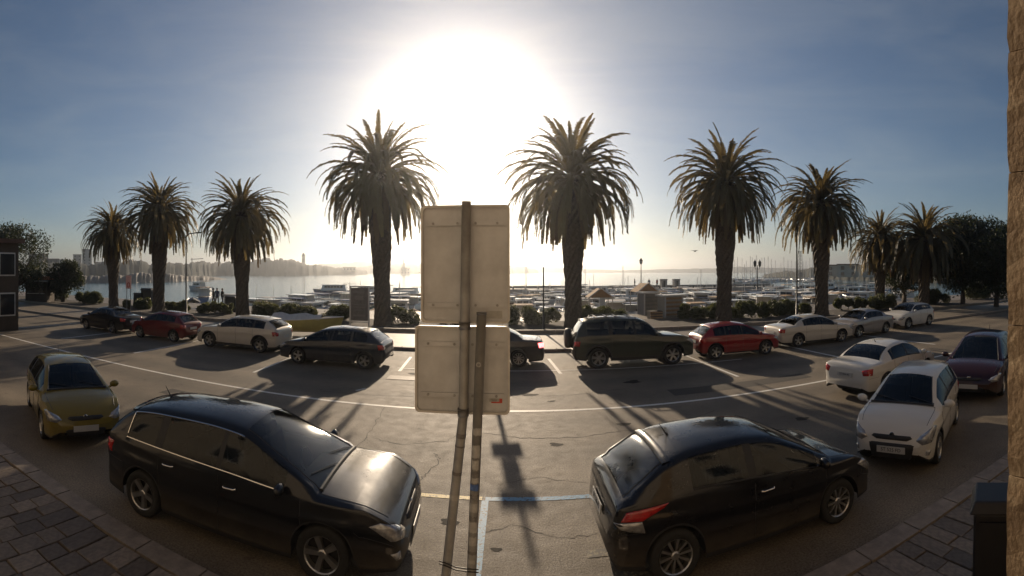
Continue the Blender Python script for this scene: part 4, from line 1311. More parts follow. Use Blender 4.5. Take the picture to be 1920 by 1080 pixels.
car('black three-door hatchback with swept red tail lamp, nearest car at lower right', 'hatch3', P_['black2'], (3.05, 5.84, 0), R(1), L=3.95, group=GR1,
    lamps='fang', plate='ST 226 FL', spokes=10, wipers=False)
car('small white hatchback facing the camera by the right-hand pavement', 'mini', P_['white'], (7.55, 6.45, 0), R(207), L=3.45, W=1.6, Hh=1.5, group=GR1, plate_front='ST 525 FD', plate='', wipers=True, fog=True, mouth=True)
car('white saloon seen from its rear corner, waiting beside the small white hatchback', 'sedan', P_['white'], (10.65, 10.3, 0), R(12), L=4.25, W=1.72, group=GR1, plate='ST 814 KL')
car('dark maroon car at the right edge, behind the small white hatchback', 'mpv', P_['maroon'], (12.6, 7.9, 0), R(202), group=GR1, L=4.3, plate_front='')
car('yellow-green hatchback at the left edge, nose towards the black people carrier', 'hatch', P_['olive'], (-9.2, 6.5, 0), R(-24), L=3.85, group=GR1, plate_front='', wipers=True)
car('cream-white crossover parked left of the dark saloon with bright sun glint', 'wagon', P_['white2'], (-11.95, 18.35, 0), R(180), group=GR2, L=4.5, detail=1, arch_trim=True, plate='')
car('dark blue-grey saloon between the cream crossover and the road sign', 'hatch', P_['navy'], (-6.75, 17.0, 0), R(180), group=GR2, L=4.35, W=1.76, Hh=1.45)
car('dark grey saloon with lit brake lamp, mostly behind the road sign', 'sedan', P_['grey'], (-1.05, 18.2, 0), R(180), group=GR2, lit=True, plate='', spokes=10)
car('large dark green off-road car with roof rack and spare wheel on its tail', 'suv', P_['green'], (4.62, 17.65, 0), R(0), group=GR2, rack=True, spare=True, arch_trim=True, spokes=6)
car('bright dark-red hatchback between the off-road car and the white saloon', 'hatch', P_['red'], (9.25, 17.85, 0), R(0), group=GR2, L=3.8, W=1.66, Hh=1.43, plate='')
car('cream-white saloon right of the red hatchback in the far row', 'sedan', P_['white2'], (13.95, 18.7, 0), R(0), group=GR2, plate='')
car('silver car nose-on beyond the far-row white saloon', 'sedan', P_['silver'], (18.2, 19.4, 0), R(186), L=4.0, group=GR2, detail=0, plate_front='')
car('white car far right under the smaller palm', 'wagon', P_['white'], (22.9, 20.0, 0), R(186), L=3.9, group=GR2, detail=0, plate_front='')
car('dark red hatchback left of the cream crossover', 'hatch', P_['dred'], (-16.9, 18.3, 0), R(180), group=GR2, L=3.9, detail=0, plate='')
car('black car below the two leftmost palms', 'sedan', P_['black'], (-21.6, 18.4, 0), R(180), group=GR2, L=4.2, detail=0, plate='')

# ------------------------------------------------------------------ road signs right in front of the camera (seen from behind)
DS = 3.0
def sp(px, py, D=DS):
    return Vector((D * math.tan(az(px)), D, zat(px, py, D)))
def pole_line(p0, p1, z):
    """slightly bent post: leans below p1, nearly upright above it"""
    t = (z - p0.z) / (p1.z - p0.z)
    if t > 1: return Vector((p1.x + (t - 1) * (p1.x - p0.x) * .13, p1.y, z))
    return p0.lerp(p1, t)
# left post
a, c = sp(836, 1080), sp(869, 775)
t = thing('sign_post', 'left leaning galvanised post carrying both grey sign panels', 'sign post', tuple(pole_line(a, c, 0.1)), 0, 'galvanised posts in front of the camera')
base = pole_line(a, c, 0.1)
b = MB(); b.tube([pole_line(a, c, z) - base for z in (.1, 1.2, 2.2, c.z - .1, c.z, c.z + .1, 3.4, 4.05)], .031, 20); b.build('post', M['galv'], t, True)
for z, m_, h in ((2.52, 'sticker_dark', .03), (2.28, 'sticker_dark', .022), (2.12, 'sticker', .035), (2.46, 'sticker_dark', .012)):
    q0 = pole_line(a, c, z) - base; q1 = pole_line(a, c, z + h) - base
    b = MB(); b.tube([q0, q1], .0325, 20, cap=False); b.build('sticker', M[m_], t, True)
q = pole_line(a, c, 2.66) - base
b = MB(); b.tube([Vector((q.x, q.y, q.z)), Vector((q.x, q.y, q.z + .05))], .037, 16); b.build('clamp', M['grey_metal'], t, True)
q = pole_line(a, c, 3.22) - base
b = MB(); b.tube([q, q + Vector((0, 0, .05))], .037, 16); b.build('clamp', M['grey_metal'], t, True)
# right post
a2, c2 = sp(884, 1080, 2.96), sp(903, 590, 2.96)
base2 = pole_line(a2, c2, 0.1)
t = thing('sign_post', 'right post with bands of white stickers, ending below the upper sign panel', 'sign post', tuple(base2), 0, 'galvanised posts in front of the camera')
b = MB(); b.tube([Vector((0, 0, 0)), c2 - base2], .031, 20); b.build('post', M['galv'], t, True)
top = c2 - base2
b = MB(); b.tube([top, top + Vector((0, 0, .015))], .033, 16); b.build('cap', M['grey_metal'], t, True)
rs = random.Random(5)
for (py, hh, m_) in ((800, 14, 'sticker'), (832, 24, 'sticker'), (860, 18, 'sticker'), (884, 8, 'sticker_dark'), (893, 10, 'sticker'), (905, 12, 'sticker_blue'), (925, 8, 'sticker_dark'), (940, 16, 'sticker'),
                     (965, 8, 'sticker_dark'), (975, 20, 'sticker'), (1003, 16, 'sticker'), (1030, 6, 'sticker_dark'), (1045, 8, 'sticker')):
    z1 = zat(890, py, 2.96); z0 = zat(890, py + hh, 2.96)
    q0 = pole_line(a2, c2, z0) - base2; q1 = pole_line(a2, c2, z1) - base2
    rr = .0322
    # a sticker wraps only part of the post
    vs = []; n_ = 12; a0 = rs.uniform(-2.9, -2.2); a1 = rs.uniform(-.9, -.2)
    for p in (q0, q1):
        for k in range(n_ + 1):
            g_ = a0 + (a1 - a0) * k / n_
            vs.append(p + Vector((rr * math.cos(g_), rr * math.sin(g_), rs.uniform(-.004, .004))))
    b = MB(); b.add(vs, [(k, k + 1, n_ + 2 + k, n_ + 1 + k) for k in range(n_)]); b.build('sticker', M[m_], t, True)
# round badge on the right post
p = sp(898, 682, 2.96) - base2
b = MB(); b.lathe([(.001, -.034), (.016, -.034), (.016, -.028)], 14, 'Y', (p.x, p.y, p.z)); b.build('badge', M['sticker'], t)
b = MB(); b.lathe([(.001, -.0355), (.009, -.0355), (.009, -.03)], 14, 'Y', (p.x, p.y, p.z)); b.build('badge', M['sticker_dark'], t)
# wire tie
w0 = pole_line(a, c, zat(835, 1055, DS)); w1 = pole_line(a2, c2, zat(884, 1060, DS))
b = MB()
for dz in (0, .018):
    b.tube([w0 + Vector((-.05, -.03, dz + .01)), w0 + Vector((0, -.035, dz)), w0 + Vector((.06, -.045, -.012 + dz)), w1 + Vector((-.02, -.035, .006 + dz)), w1 + Vector((.045, -.02, dz - .004))], .004, 5)
tag(b.build('wire_tie', M['black_metal']), 'dark wire tie looped round the two galvanised posts near the bottom', 'wire tie')
# sign panels
def sign_panel(label, px0, px1, py0, py1, D, notch=None):
    x0, x1 = D * math.tan(az(px0)), D * math.tan(az(px1)); z1, z0 = zat(868, py0, D), zat(868, py1, D)
    cx, cz = (x0 + x1) / 2, (z0 + z1) / 2; W_, H_ = x1 - x0, z1 - z0
    t = thing('road_sign', label, 'road sign', (cx, D, z0), 0, 'sign panels seen from behind')
    bm = bmesh.new(); rad = .03; vs = []
    for (sx_, sz_, q0) in ((1, 1, 0), (-1, 1, 90), (-1, -1, 180), (1, -1, 270)):
        for k in range(6):
            q = R(q0 + 90 * k / 5)
            vs.append(bm.verts.new((sx_ * (W_ / 2 - rad) + rad * math.cos(q), 0, H_ / 2 + sz_ * (H_ / 2 - rad) + rad * math.sin(q))))
    f = bm.faces.new(vs)
    r_ = bmesh.ops.extrude_face_region(bm, geom=[f]); 
    for v in [e for e in r_['geom'] if isinstance(e, bmesh.types.BMVert)]: v.co.y += .003
    bmesh.ops.recalc_face_normals(bm, faces=bm.faces)
    me = bpy.data.meshes.new('panel'); bm.to_mesh(me); bm.free(); me.materials.append(M['signback'])
    link('panel', me, t, (0, .0, 0))
    # folded rim
    pts = []
    for (sx_, sz_, q0) in ((1, 1, 0), (-1, 1, 90), (-1, -1, 180), (1, -1, 270)):
        for k in range(6):
            q = R(q0 + 90 * k / 5)
            pts.append((sx_ * (W_ / 2 - rad) + rad * math.cos(q), H_ / 2 + sz_ * (H_ / 2 - rad) + rad * math.sin(q)))
    vs = []; n_ = len(pts); cxx, czz = 0, H_ / 2
    for (x, z) in pts:
        ix = x * (1 - .028 / W_); iz = czz + (z - czz) * (1 - .028 / H_)
        vs += [(x, .004, z), (x, -.018, z), (ix, -.018, iz), (ix, -.001, iz)]
    fs = []
    for k in range(n_):
        k2 = (k + 1) % n_
        for s_ in range(3): fs.append((4 * k + s_, 4 * k + s_ + 1, 4 * k2 + s_ + 1, 4 * k2 + s_))
    b = MB(); b.add(vs, fs); b.build('rim', M['signedge'], t)
    # rail stiffeners across the back
    for zz in (.12, H_ - .12):
        b = MB(); b.box((0, -.006, zz), (W_ - .08, .010, .03)); b.build('rail', M['signback'], t)
        for xb in (-W_ * .36, -.05, .07, W_ * .36):
            b = MB(); b.lathe([(.001, -.020), (.009, -.020), (.009, -.010), (.014, -.010), (.014, -.008)], 6, 'Y', (xb, 0, zz)); b.build('bolt', M['galv'], t)
    return t, W_, H_
PD_ = DS + .055
t, W_, H_ = sign_panel('lower grey sign panel seen from behind, with a small red-and-white sticker in its corner', 779, 956, 611, 775, PD_)
lx = PD_ * math.tan(az(928)) - t.location.x; lz = zat(928, 748, PD_) - t.location.z
b = MB(); b.box((lx - .004, -.003, lz), (.066, .003, .034)); b.build('label', M['sticker'], t)
b = MB(); b.box((lx + .012, -.0015, lz - .010), (.072, .002, .034)); b.build('label', M['sticker_red'], t)
for k in range(3):
    b = MB(); b.box((lx - .004 + rs.uniform(-.004, .004), -.005, lz + .009 - k * .009), (.05 - .008 * k, .001, .003)); b.build('print', M['sticker_dark'], t)
t, W_, H_ = sign_panel('upper grey sign panel seen from behind, tall, close under the sun', 790, 956, 385, 606, PD_)
lx = PD_ * math.tan(az(926)) - t.location.x
b = MB(); b.box((lx, -.003, zat(926, 590, PD_) - t.location.z), (.11, .003, .05)); b.build('label', M['sticker'], t)

# ------------------------------------------------------------------ stone pillar of the window opening, litter bin
def stone_mat():
    m = bpy.data.materials.new('weathered_stone'); m.use_nodes = True
    t_ = m.node_tree; b = t_.nodes['Principled BSDF']; L = t_.links
    co = t_.nodes.new('ShaderNodeTexCoord')
    n = t_.nodes.new('ShaderNodeTexNoise'); n.inputs['Scale'].default_value = 5; n.inputs['Detail'].default_value = 10; n.inputs['Roughness'].default_value = .7
    mp = t_.nodes.new('ShaderNodeMapping'); mp.inputs['Scale'].default_value = (1.6, 1.6, 1.3)
    L.new(co.outputs['Object'], mp.inputs[0]); L.new(mp.outputs[0], n.inputs['Vector'])
    r = t_.nodes.new('ShaderNodeValToRGB')
    r.color_ramp.elements[0].position = .25; r.color_ramp.elements[0].color = (.13, .08, .04, 1)
    r.color_ramp.elements[1].position = .75; r.color_ramp.elements[1].color = (.42, .32, .19, 1)
    e = r.color_ramp.elements.new(.5); e.color = (.24, .16, .085, 1)
    L.new(n.outputs['Fac'], r.inputs[0]); L.new(r.outputs[0], b.inputs['Base Color'])
    n2 = t_.nodes.new('ShaderNodeTexNoise'); n2.inputs['Scale'].default_value = 26; n2.inputs['Detail'].default_value = 8
    L.new(mp.outputs[0], n2.inputs['Vector'])
    bp = t_.nodes.new('ShaderNodeBump'); bp.inputs['Strength'].default_value = .45; bp.inputs['Distance'].default_value = .012
    L.new(n2.outputs['Fac'], bp.inputs['Height']); L.new(bp.outputs['Normal'], b.inputs['Normal'])
    b.inputs['Roughness'].default_value = .85
    return m
M['stone'] = stone_mat()
pr = thing('stone_pillar', 'weathered brown stone pillar at the extreme right edge, full height', 'pillar', (1.845, .50, .1))
rs = random.Random(9); z = 0.0
while z < 7.2:
    hgt = rs.uniform(.42, .62)
    b = MB(); nx, nz = 8, 8; x0, x1, y0, y1 = -.22, 1.1, -.35, .40
    dx = rs.uniform(-.003, .003)
    # block with uneven face
    vs = []; fs = []
    ring = []
    for i in range(nz + 1):
        zz = z + .002 + (hgt - .004) * i / nz
        e = .004 if i in (0, nz) else 0
        loop = [(x0 + e + dx, y0 + e), (x1, y0 + e), (x1, y1 - e), (x0 + e + dx, y1 - e)]
        pts = []
        for k in range(4):
            p, q = loop[k], loop[(k + 1) % 4]
            for s_ in range(6):
                tt = s_ / 6
                pts.append((p[0] + (q[0] - p[0]) * tt + rs.uniform(-.004, .004), p[1] + (q[1] - p[1]) * tt + rs.uniform(-.004, .004), zz))
        vs += pts
    for i in range(nz):
        for k in range(24):
            k2 = (k + 1) % 24; fs.append((i * 24 + k, i * 24 + k2, (i + 1) * 24 + k2, (i + 1) * 24 + k))
    fs.append(tuple(range(23, -1, -1))); fs.append(tuple(range(nz * 24, nz * 24 + 24)))
    b.add(vs, fs); b.build('stone_block', M['stone'], pr)
    z += hgt
r_b = 5.0
t = thing('litter_bin', 'black upright litter bin on the paved footway at lower right', 'litter bin', (r_b * math.sin(az(1868)), r_b * math.cos(az(1868)), .11), -az(1868))
b = MB(); b.box((0, 0, .50), (.50, .50, 1.0), taper=.94); bevel(b.build('body', M['bin'], t), .03)
b = MB(); b.box((0, 0, 1.06), (.56, .56, .12), taper=.8); bevel(b.build('lid', M['bin'], t), .02)
b = MB(); b.box((0, -.255, .86), (.34, .02, .12)); b.build('opening', M['ink'], t)

# facade of the house the camera looks out from
t = thing('house_facade', 'sunlit tan house front directly behind the camera position', 'building', (0, -1.0, .1))
b = MB(); b.box((0, -2.5, 5.5), (70, 5, 11)); b.build('wall', M['wall_house'], t)
b = MB(); b.box((0, .12, 10.9), (70.6, .5, .35)); b.build('cornice', M['concrete'], t)
wf = MB().box((0, .03, 0), (1.3, .10, 2.0)).mesh('window', M['white_paint']); wp = MB().box((0, .10, 0), (1.1, .05, 1.8)).mesh('pane', M['window'])
for zz in (1.7, 5.2, 8.6):
    for k in range(16):
        if zz < 4 and k in (7, 8): continue
        wo = link('window', wf, t, (-32 + k * 4.25, 0, zz)); link('pane', wp, wo)

# ------------------------------------------------------------------ street furniture of the promenade
def pole_thing(name, label, cat, px, D, h, r0=.06, zb=.12, build=None, group=None, m='black_metal'):
    X, Y, _ = at(px, D)
    t = thing(name, label, cat, (X, Y, zb), 0, group)
    b = MB(); b.tube([(0, 0, -.1), (0, 0, .9), (0, 0, .92), (0, 0, h)], [r0 * 1.5, r0 * 1.4, r0, r0 * .7], 10); b.build('post', M[m], t, True)
    if build: build(t, h)
    return t
# pole behind the signs which throws the shadow on the near lane
def b_signs(t, h):
    for z0, ww, hh in ((3.66, .62, .26), (3.93, .34, .38), (4.32, .60, .24)):
        b = MB(); b.box((0, -.06, z0 + hh / 2), (ww, .01, hh)); bevel(b.build('sign_plate', M['signback'], t), .004)
pole_thing('signpost', 'signpost on the far pavement directly behind the grey sign panels', 'signpost', 905, 21.6, 5.0, .07, build=b_signs)
pole_thing('pole', 'thin dark pole on the far pavement just right of the grey signs', 'pole', 1019, 26.3, 3.7, .05)
def b_arm(t, h):
    b = MB(); b.tube([(0, 0, h - .05), (.35, 0, h + .1), (1.1, 0, h + .16)], .04, 6); b.build('arm', M['black_metal'], t, True)
    b = MB(); b.box((1.2, 0, h + .14), (.5, .18, .09)); bevel(b.build('lamp_head', M['black_metal'], t), .02)
pole_thing('street_lamp', 'tall dark street lamp between the second palm and the round-headed palm', 'street lamp', 349, 27.2, 6.2, .06, build=b_arm, group='street lamps')
pole_thing('street_lamp', 'tall thin lamp post crossing the crown of the palm behind the white saloon', 'street lamp', 1494, 26.6, 6.6, .06, group='street lamps')
def lantern(t, z, x=0, s=1.0):
    b = MB(); b.lathe([(.05 * s, z), (.16 * s, z + .08 * s), (.20 * s, z + .42 * s)], 6); b.build('lantern', M['lampglass'], t)
    b = MB(); b.lathe([(.24 * s, z + .42 * s), (.10 * s, z + .60 * s), (.02 * s, z + .75 * s)], 6); b.build('lantern_cap', M['black_metal'], t)
def b_pier(t, h): lantern(t, h, s=1.6)
# benches and bins, hydrants
def bin_(px, D, label, s=1.0):
    X, Y, _ = at(px, D); t = thing('waste_container', label, 'waste container', (X, Y, .13), 0, 'waste containers on the promenade')
    b = MB(); b.box((0, 0, .62 * s), (1.1 * s, .8 * s, 1.15 * s), taper=.92); bevel(b.build('body', M['trim'], t), .04)
    b = MB(); b.box((0, 0, 1.26 * s), (1.16 * s, .86 * s, .14 * s), taper=.8); bevel(b.build('lid', M['black_metal'], t), .03)
    for sx_ in (-.4, .4):
        b = MB(); b.lathe([(.001, -.04), (.09, -.04), (.09, .04), (.001, .04)], 12, 'Y', (sx_ * s, -.3 * s, .05)); b.build('wheel', M['rubber'], t)
bin_(280, 32.3, 'tall black container right of the leftmost palm', 1.35)
bin_(262, 31.9, 'lower black container left of the tall one')
bin_(436, 32.6, 'dark container at the foot of the round-headed palm', 1.0)
# information board
X, Y, _ = at(674, 26.4)
t = thing('information_board', 'white-framed information board standing left of the tall palm', 'information board', (X, Y, .13), R(4))
W_, H_ = 1.15, 2.5
for sx_ in (-1, 1):
    b = MB(); b.box((sx_ * (W_ / 2), 0, H_ / 2), (.08, .09, H_)); bevel(b.build('post', M['white_paint'], t), .008)
b = MB(); b.box((0, 0, H_ + .04), (W_ + .08, .09, .08)); bevel(b.build('frame', M['white_paint'], t), .008)
b = MB(); b.box((0, 0, .42), (W_ - .09, .07, .07)); bevel(b.build('frame', M['white_paint'], t), .008)
b = MB(); b.box((0, 0, 1.47), (W_ - .09, .03, 1.98)); b.build('board', M['panel_grey'], t)
for k, (zz, ww, hh) in enumerate(((2.2, .7, .10), (1.85, .5, .25), (1.45, .8, .05), (1.3, .75, .05), (1.12, .5, .05), (.8, .78, .12))):
    b = MB(); b.box((-.05 + .04 * (k % 2), -.018, zz), (ww, .004, hh)); b.build('print', M['sticker_dark'] if k % 2 else M['grey_metal'], t)
# pale red notice board at left palm
X, Y, _ = at(241, 26.2)
t = thing('notice_board', 'pale red upright notice with a dark round figure, by the leftmost palm', 'notice board', (X, Y, .13), R(30))
for sx_ in (-.16, .16):
    b = MB(); b.tube([(sx_, .03, 0), (sx_, .03, 3.1)], .03, 8); b.build('post', M['grey_metal'], t)
b = MB(); b.box((0, 0, 2.55), (.46, .02, 1.1)); b.build('board', M['pink'], t)
tm_ = text_mesh('0', .62, M['ink_red']); link('lettering', tm_, t, (0, -.012, 2.28), (PI / 2, 0, 0))
# kiosk at the far left
X, Y, _ = at(75, 27.5)
t = thing('kiosk', 'small kiosk with an orange fascia at the left edge', 'kiosk', (X, Y, .13), R(35))
b = MB(); b.box((0, 0, 1.25), (2.6, 2.2, 2.5)); b.build('wall', M['wall_brown'], t)
b = MB(); b.box((0, 0, 2.68), (3.4, 3.0, .34)); b.build('fascia', M['orange'], t)
b = MB(); b.box((0, -1.9, 2.38), (3.2, 1.2, .05)); b.build('awning', M['canvas_white'], t)
b = MB(); b.box((0, -1.12, 1.5), (1.8, .06, .9)); b.build('window', M['window'], t)
b = MB(); b.box((0, -1.22, 1.0), (2.0, .3, .06)); b.build('counter', M['white_paint'], t)
# added dark building at the extreme left, standing in for window reflections
X, Y = -24.5, 12.3
t = thing('building', 'added dark brown two-storey building standing in for window reflections at the extreme left edge', 'building', (X - 4.2, Y - 1.5, 0), R(0))
b = MB(); b.box((0, 0, 2.6), (8, 6, 5.4)); b.build('wall', M['wall_brown'], t)
b = MB(); b.box((0, 0, 5.4), (8.6, 6.6, .25)); b.build('roof', M['tile'], t)
for zz in (1.6, 4.0):
    for yy in (-1.6, .4, 2.2):
        f_ = MB(); f_.box((4.02, yy, zz), (.10, 1.1, 1.4)); fo = f_.build('window', M['white_paint'], t)
        f_ = MB(); f_.box((4.09, yy, zz), (.05, .94, 1.24)); f_.build('pane', M['window'], fo)

# ticket booth and crate, market tents near the quay
def booth(px, D, w_, d_, h_, label, mw='wall_cream'):
    X, Y, _ = at(px, D); t = thing('booth', label, 'booth', (X, Y, .13), random.uniform(-.2, .2), 'small booths along the quay')
    b = MB(); b.box((0, 0, h_ / 2), (w_, d_, h_)); b.build('wall', M[mw], t)
    b = MB(); b.box((0, 0, h_ + .05), (w_ + .25, d_ + .25, .12)); b.build('roof', M['white_paint'], t)
    for sx_ in (-1, 1):
        b = MB(); b.box((sx_ * (w_ / 2 - .04), -d_ / 2 - .03, h_ / 2), (.09, .06, h_)); b.build('corner_post', M['white_paint'], t)
    n_ = int(h_ / .3)
    for k in range(n_):
        b = MB(); b.box((0, -d_ / 2 - .02, .2 + k * .3), (w_ - .2, .035, .14)); b.build('slat', M['canvas_tan'] if mw == 'wall_cream' else M['grey_metal'], t)
booth(1256, 33.5, 1.55, 1.2, 1.55, 'cream slatted booth right of the off-road car')
booth(1215, 35.5, 1.3, 1.1, 1.7, 'pale booth with a dark doorway left of the cream slatted one', 'wall_grey')
booth(440, 35.8, 1.5, 1.2, 1.2, 'low grey booth behind the round-headed palm', 'wall_grey')
def crate(px, D, s, label, m='canvas_tan'):
    X, Y, _ = at(px, D); t = thing('crate', label, 'crate', (X, Y, .13), random.uniform(-.4, .4), 'crates by the booths')
    b = MB(); b.box((0, 0, s * .32), (s, s * .7, s * .6)); b.build('box', M['wall_brown'], t)
    for k in range(3):
        b = MB(); b.box((0, -s * .36, s * (.12 + .2 * k)), (s, .03, s * .12)); b.build('plank', M[m], t)
crate(1228, 27.0 + 5, .95, 'tan wooden crate left of the cream booth')
crate(1283, 32.2, .85, 'tan wooden crate right of the cream booth')
def tent(px, D, w_, h_, label, m, m2='white_paint'):
    X, Y, _ = at(px, D); t = thing('market_tent', label, 'tent', (X, Y, .13), random.uniform(-.15, .15), 'gabled tents on the quay')
    b = MB()
    hw = w_ / 2
    b.add([(-hw, -hw, h_), (hw, -hw, h_), (0, -hw, h_ + .7), (-hw, hw, h_), (hw, hw, h_), (0, hw, h_ + .7)], [(0, 1, 2), (3, 5, 4), (0, 2, 5, 3), (1, 4, 5, 2)])
    b.build('roof', M[m], t)
    for sx_ in (-1, 1):
        b = MB(); b.tube([(sx_ * hw * 1.05, -hw - .04, h_ - .05), (0, -hw - .04, h_ + .74)], .05, 5); b.build('gable_trim', M[m2], t)
        for sy in (-1, 1):
            b = MB(); b.tube([(sx_ * hw * .95, sy * hw * .95, 0), (sx_ * hw * .95, sy * hw * .95, h_)], .04, 6); b.build('leg', M[m2], t)
tent(1208, 37.4, 1.9, 1.75, 'gabled tan tent with bright white edges, left of the pier lamp', 'canvas_tan')
tent(1123, 37.3, 2.0, 1.35, 'gabled tan tent right of the palm behind the off-road car', 'canvas_tan')
tent(1668, 36.0, 2.6, 1.6, 'grey gabled tent below the smaller palm', 'canvas_grey')

# small yellow boat standing on the pavement, built further below with the boat builder

# ------------------------------------------------------------------ pier with lamps
pier = thing('pier', 'long low concrete pier across the water on the right half', 'pier', (0, 0, 0))
b = MB(); b.box((22.5, 86.5, -.6), (66, 5, 1.8)); b.build('deck', M['concrete'], pier)
b = MB(); b.box((22.5, 89.4, .1), (66, .8, 1.3)); b.build('parapet', M['concrete'], pier)
for k in range(28):
    b = MB() if k == 0 else b
    if k == 0:
        b.lathe([(.16, 0), (.14, .28), (.22, .32), (.22, .42), (.001, .46)], 10); bol = b.mesh('bollard', M['black_metal'])
    link('bollard', bol, pier, (-9 + k * 2.3, 84.5, .3))
def pier_lamp(px, D, h, label, double=False, zb=.3):
    X, Y, _ = at(px, D); t = thing('pier_lamp', label, 'street lamp', (X, Y, zb), 0, 'lamps on the pier')
    b = MB(); b.tube([(0, 0, 0), (0, 0, .8), (0, 0, h)], [.16, .11, .07], 8); b.build('post', M['black_metal'], t, True)
    if not double: lantern(t, h, s=1.7)
    else:
        for sx_ in (-.5, .5):
            b = MB(); b.tube([(0, 0, h - .6), (sx_ * .8, 0, h - .7), (sx_, 0, h - .3)], .05, 5); b.build('arm', M['black_metal'], t, True)
            b = MB(); b.lathe([(.08, h - .3), (.26, h - .1), (.32, h + .55), (.08, h + .9), (.02, h + 1.1)], 6, 'Z', (sx_, 0, 0)); b.build('lantern', M['black_metal'], t)
pier_lamp(1202, 87.5, 4.6, 'single slender lamp on the pier, straight above the gabled tan tent')
pier_lamp(1420, 72, 4.3, 'double-headed lamp at the right end of the pier, left of the masts', True)
for px, lb in ((1244, 'dark square hut on the pier, left of its twin'), (1268, 'dark square hut on the pier, right of its twin')):
    X, Y, _ = at(px, 88); t = thing('hut', lb, 'hut', (X, Y, .3), 0, 'huts on the pier')
    b = MB(); b.box((0, 0, .8), (1.15, 1.2, 1.5)); b.build('wall', M['wall_grey'], t)
    b = MB(); b.box((0, 0, 1.62), (1.35, 1.4, .14)); b.build('roof', M['grey_metal'], t)
    b = MB(); b.box((0, -.62, .75), (.5, .04, 1.2)); b.build('door', M['black_metal'], t)
# lattice mast
X, Y, _ = at(1500, 60); t = thing('lattice_mast', 'thin lattice mast half hidden by the palm behind the white saloon', 'mast', (X, Y, -.2))
hM = 7.0
for (sx_, sy) in ((-1, -1), (1, -1), (1, 1), (-1, 1)):
    b = MB(); b.tube([(sx_ * .38, sy * .38, 0), (sx_ * .2, sy * .2, hM)], .035, 4); b.build('leg', M['grey_metal'], t)
b = MB()
for k in range(12):
    z0 = hM * k / 12; z1 = hM * (k + 1) / 12; s0 = .38 - .18 * k / 12; s1 = .38 - .18 * (k + 1) / 12
    b.tube([(-s0, -s0, z0), (s1, -s1, z1)], .02, 3); b.tube([(s0, -s0, z0), (s1, s1, z1)], .02, 3); b.tube([(-s0, s0, z0), (-s1, -s1, z1)], .02, 3)
b.build('bracing', M['grey_metal'], t)

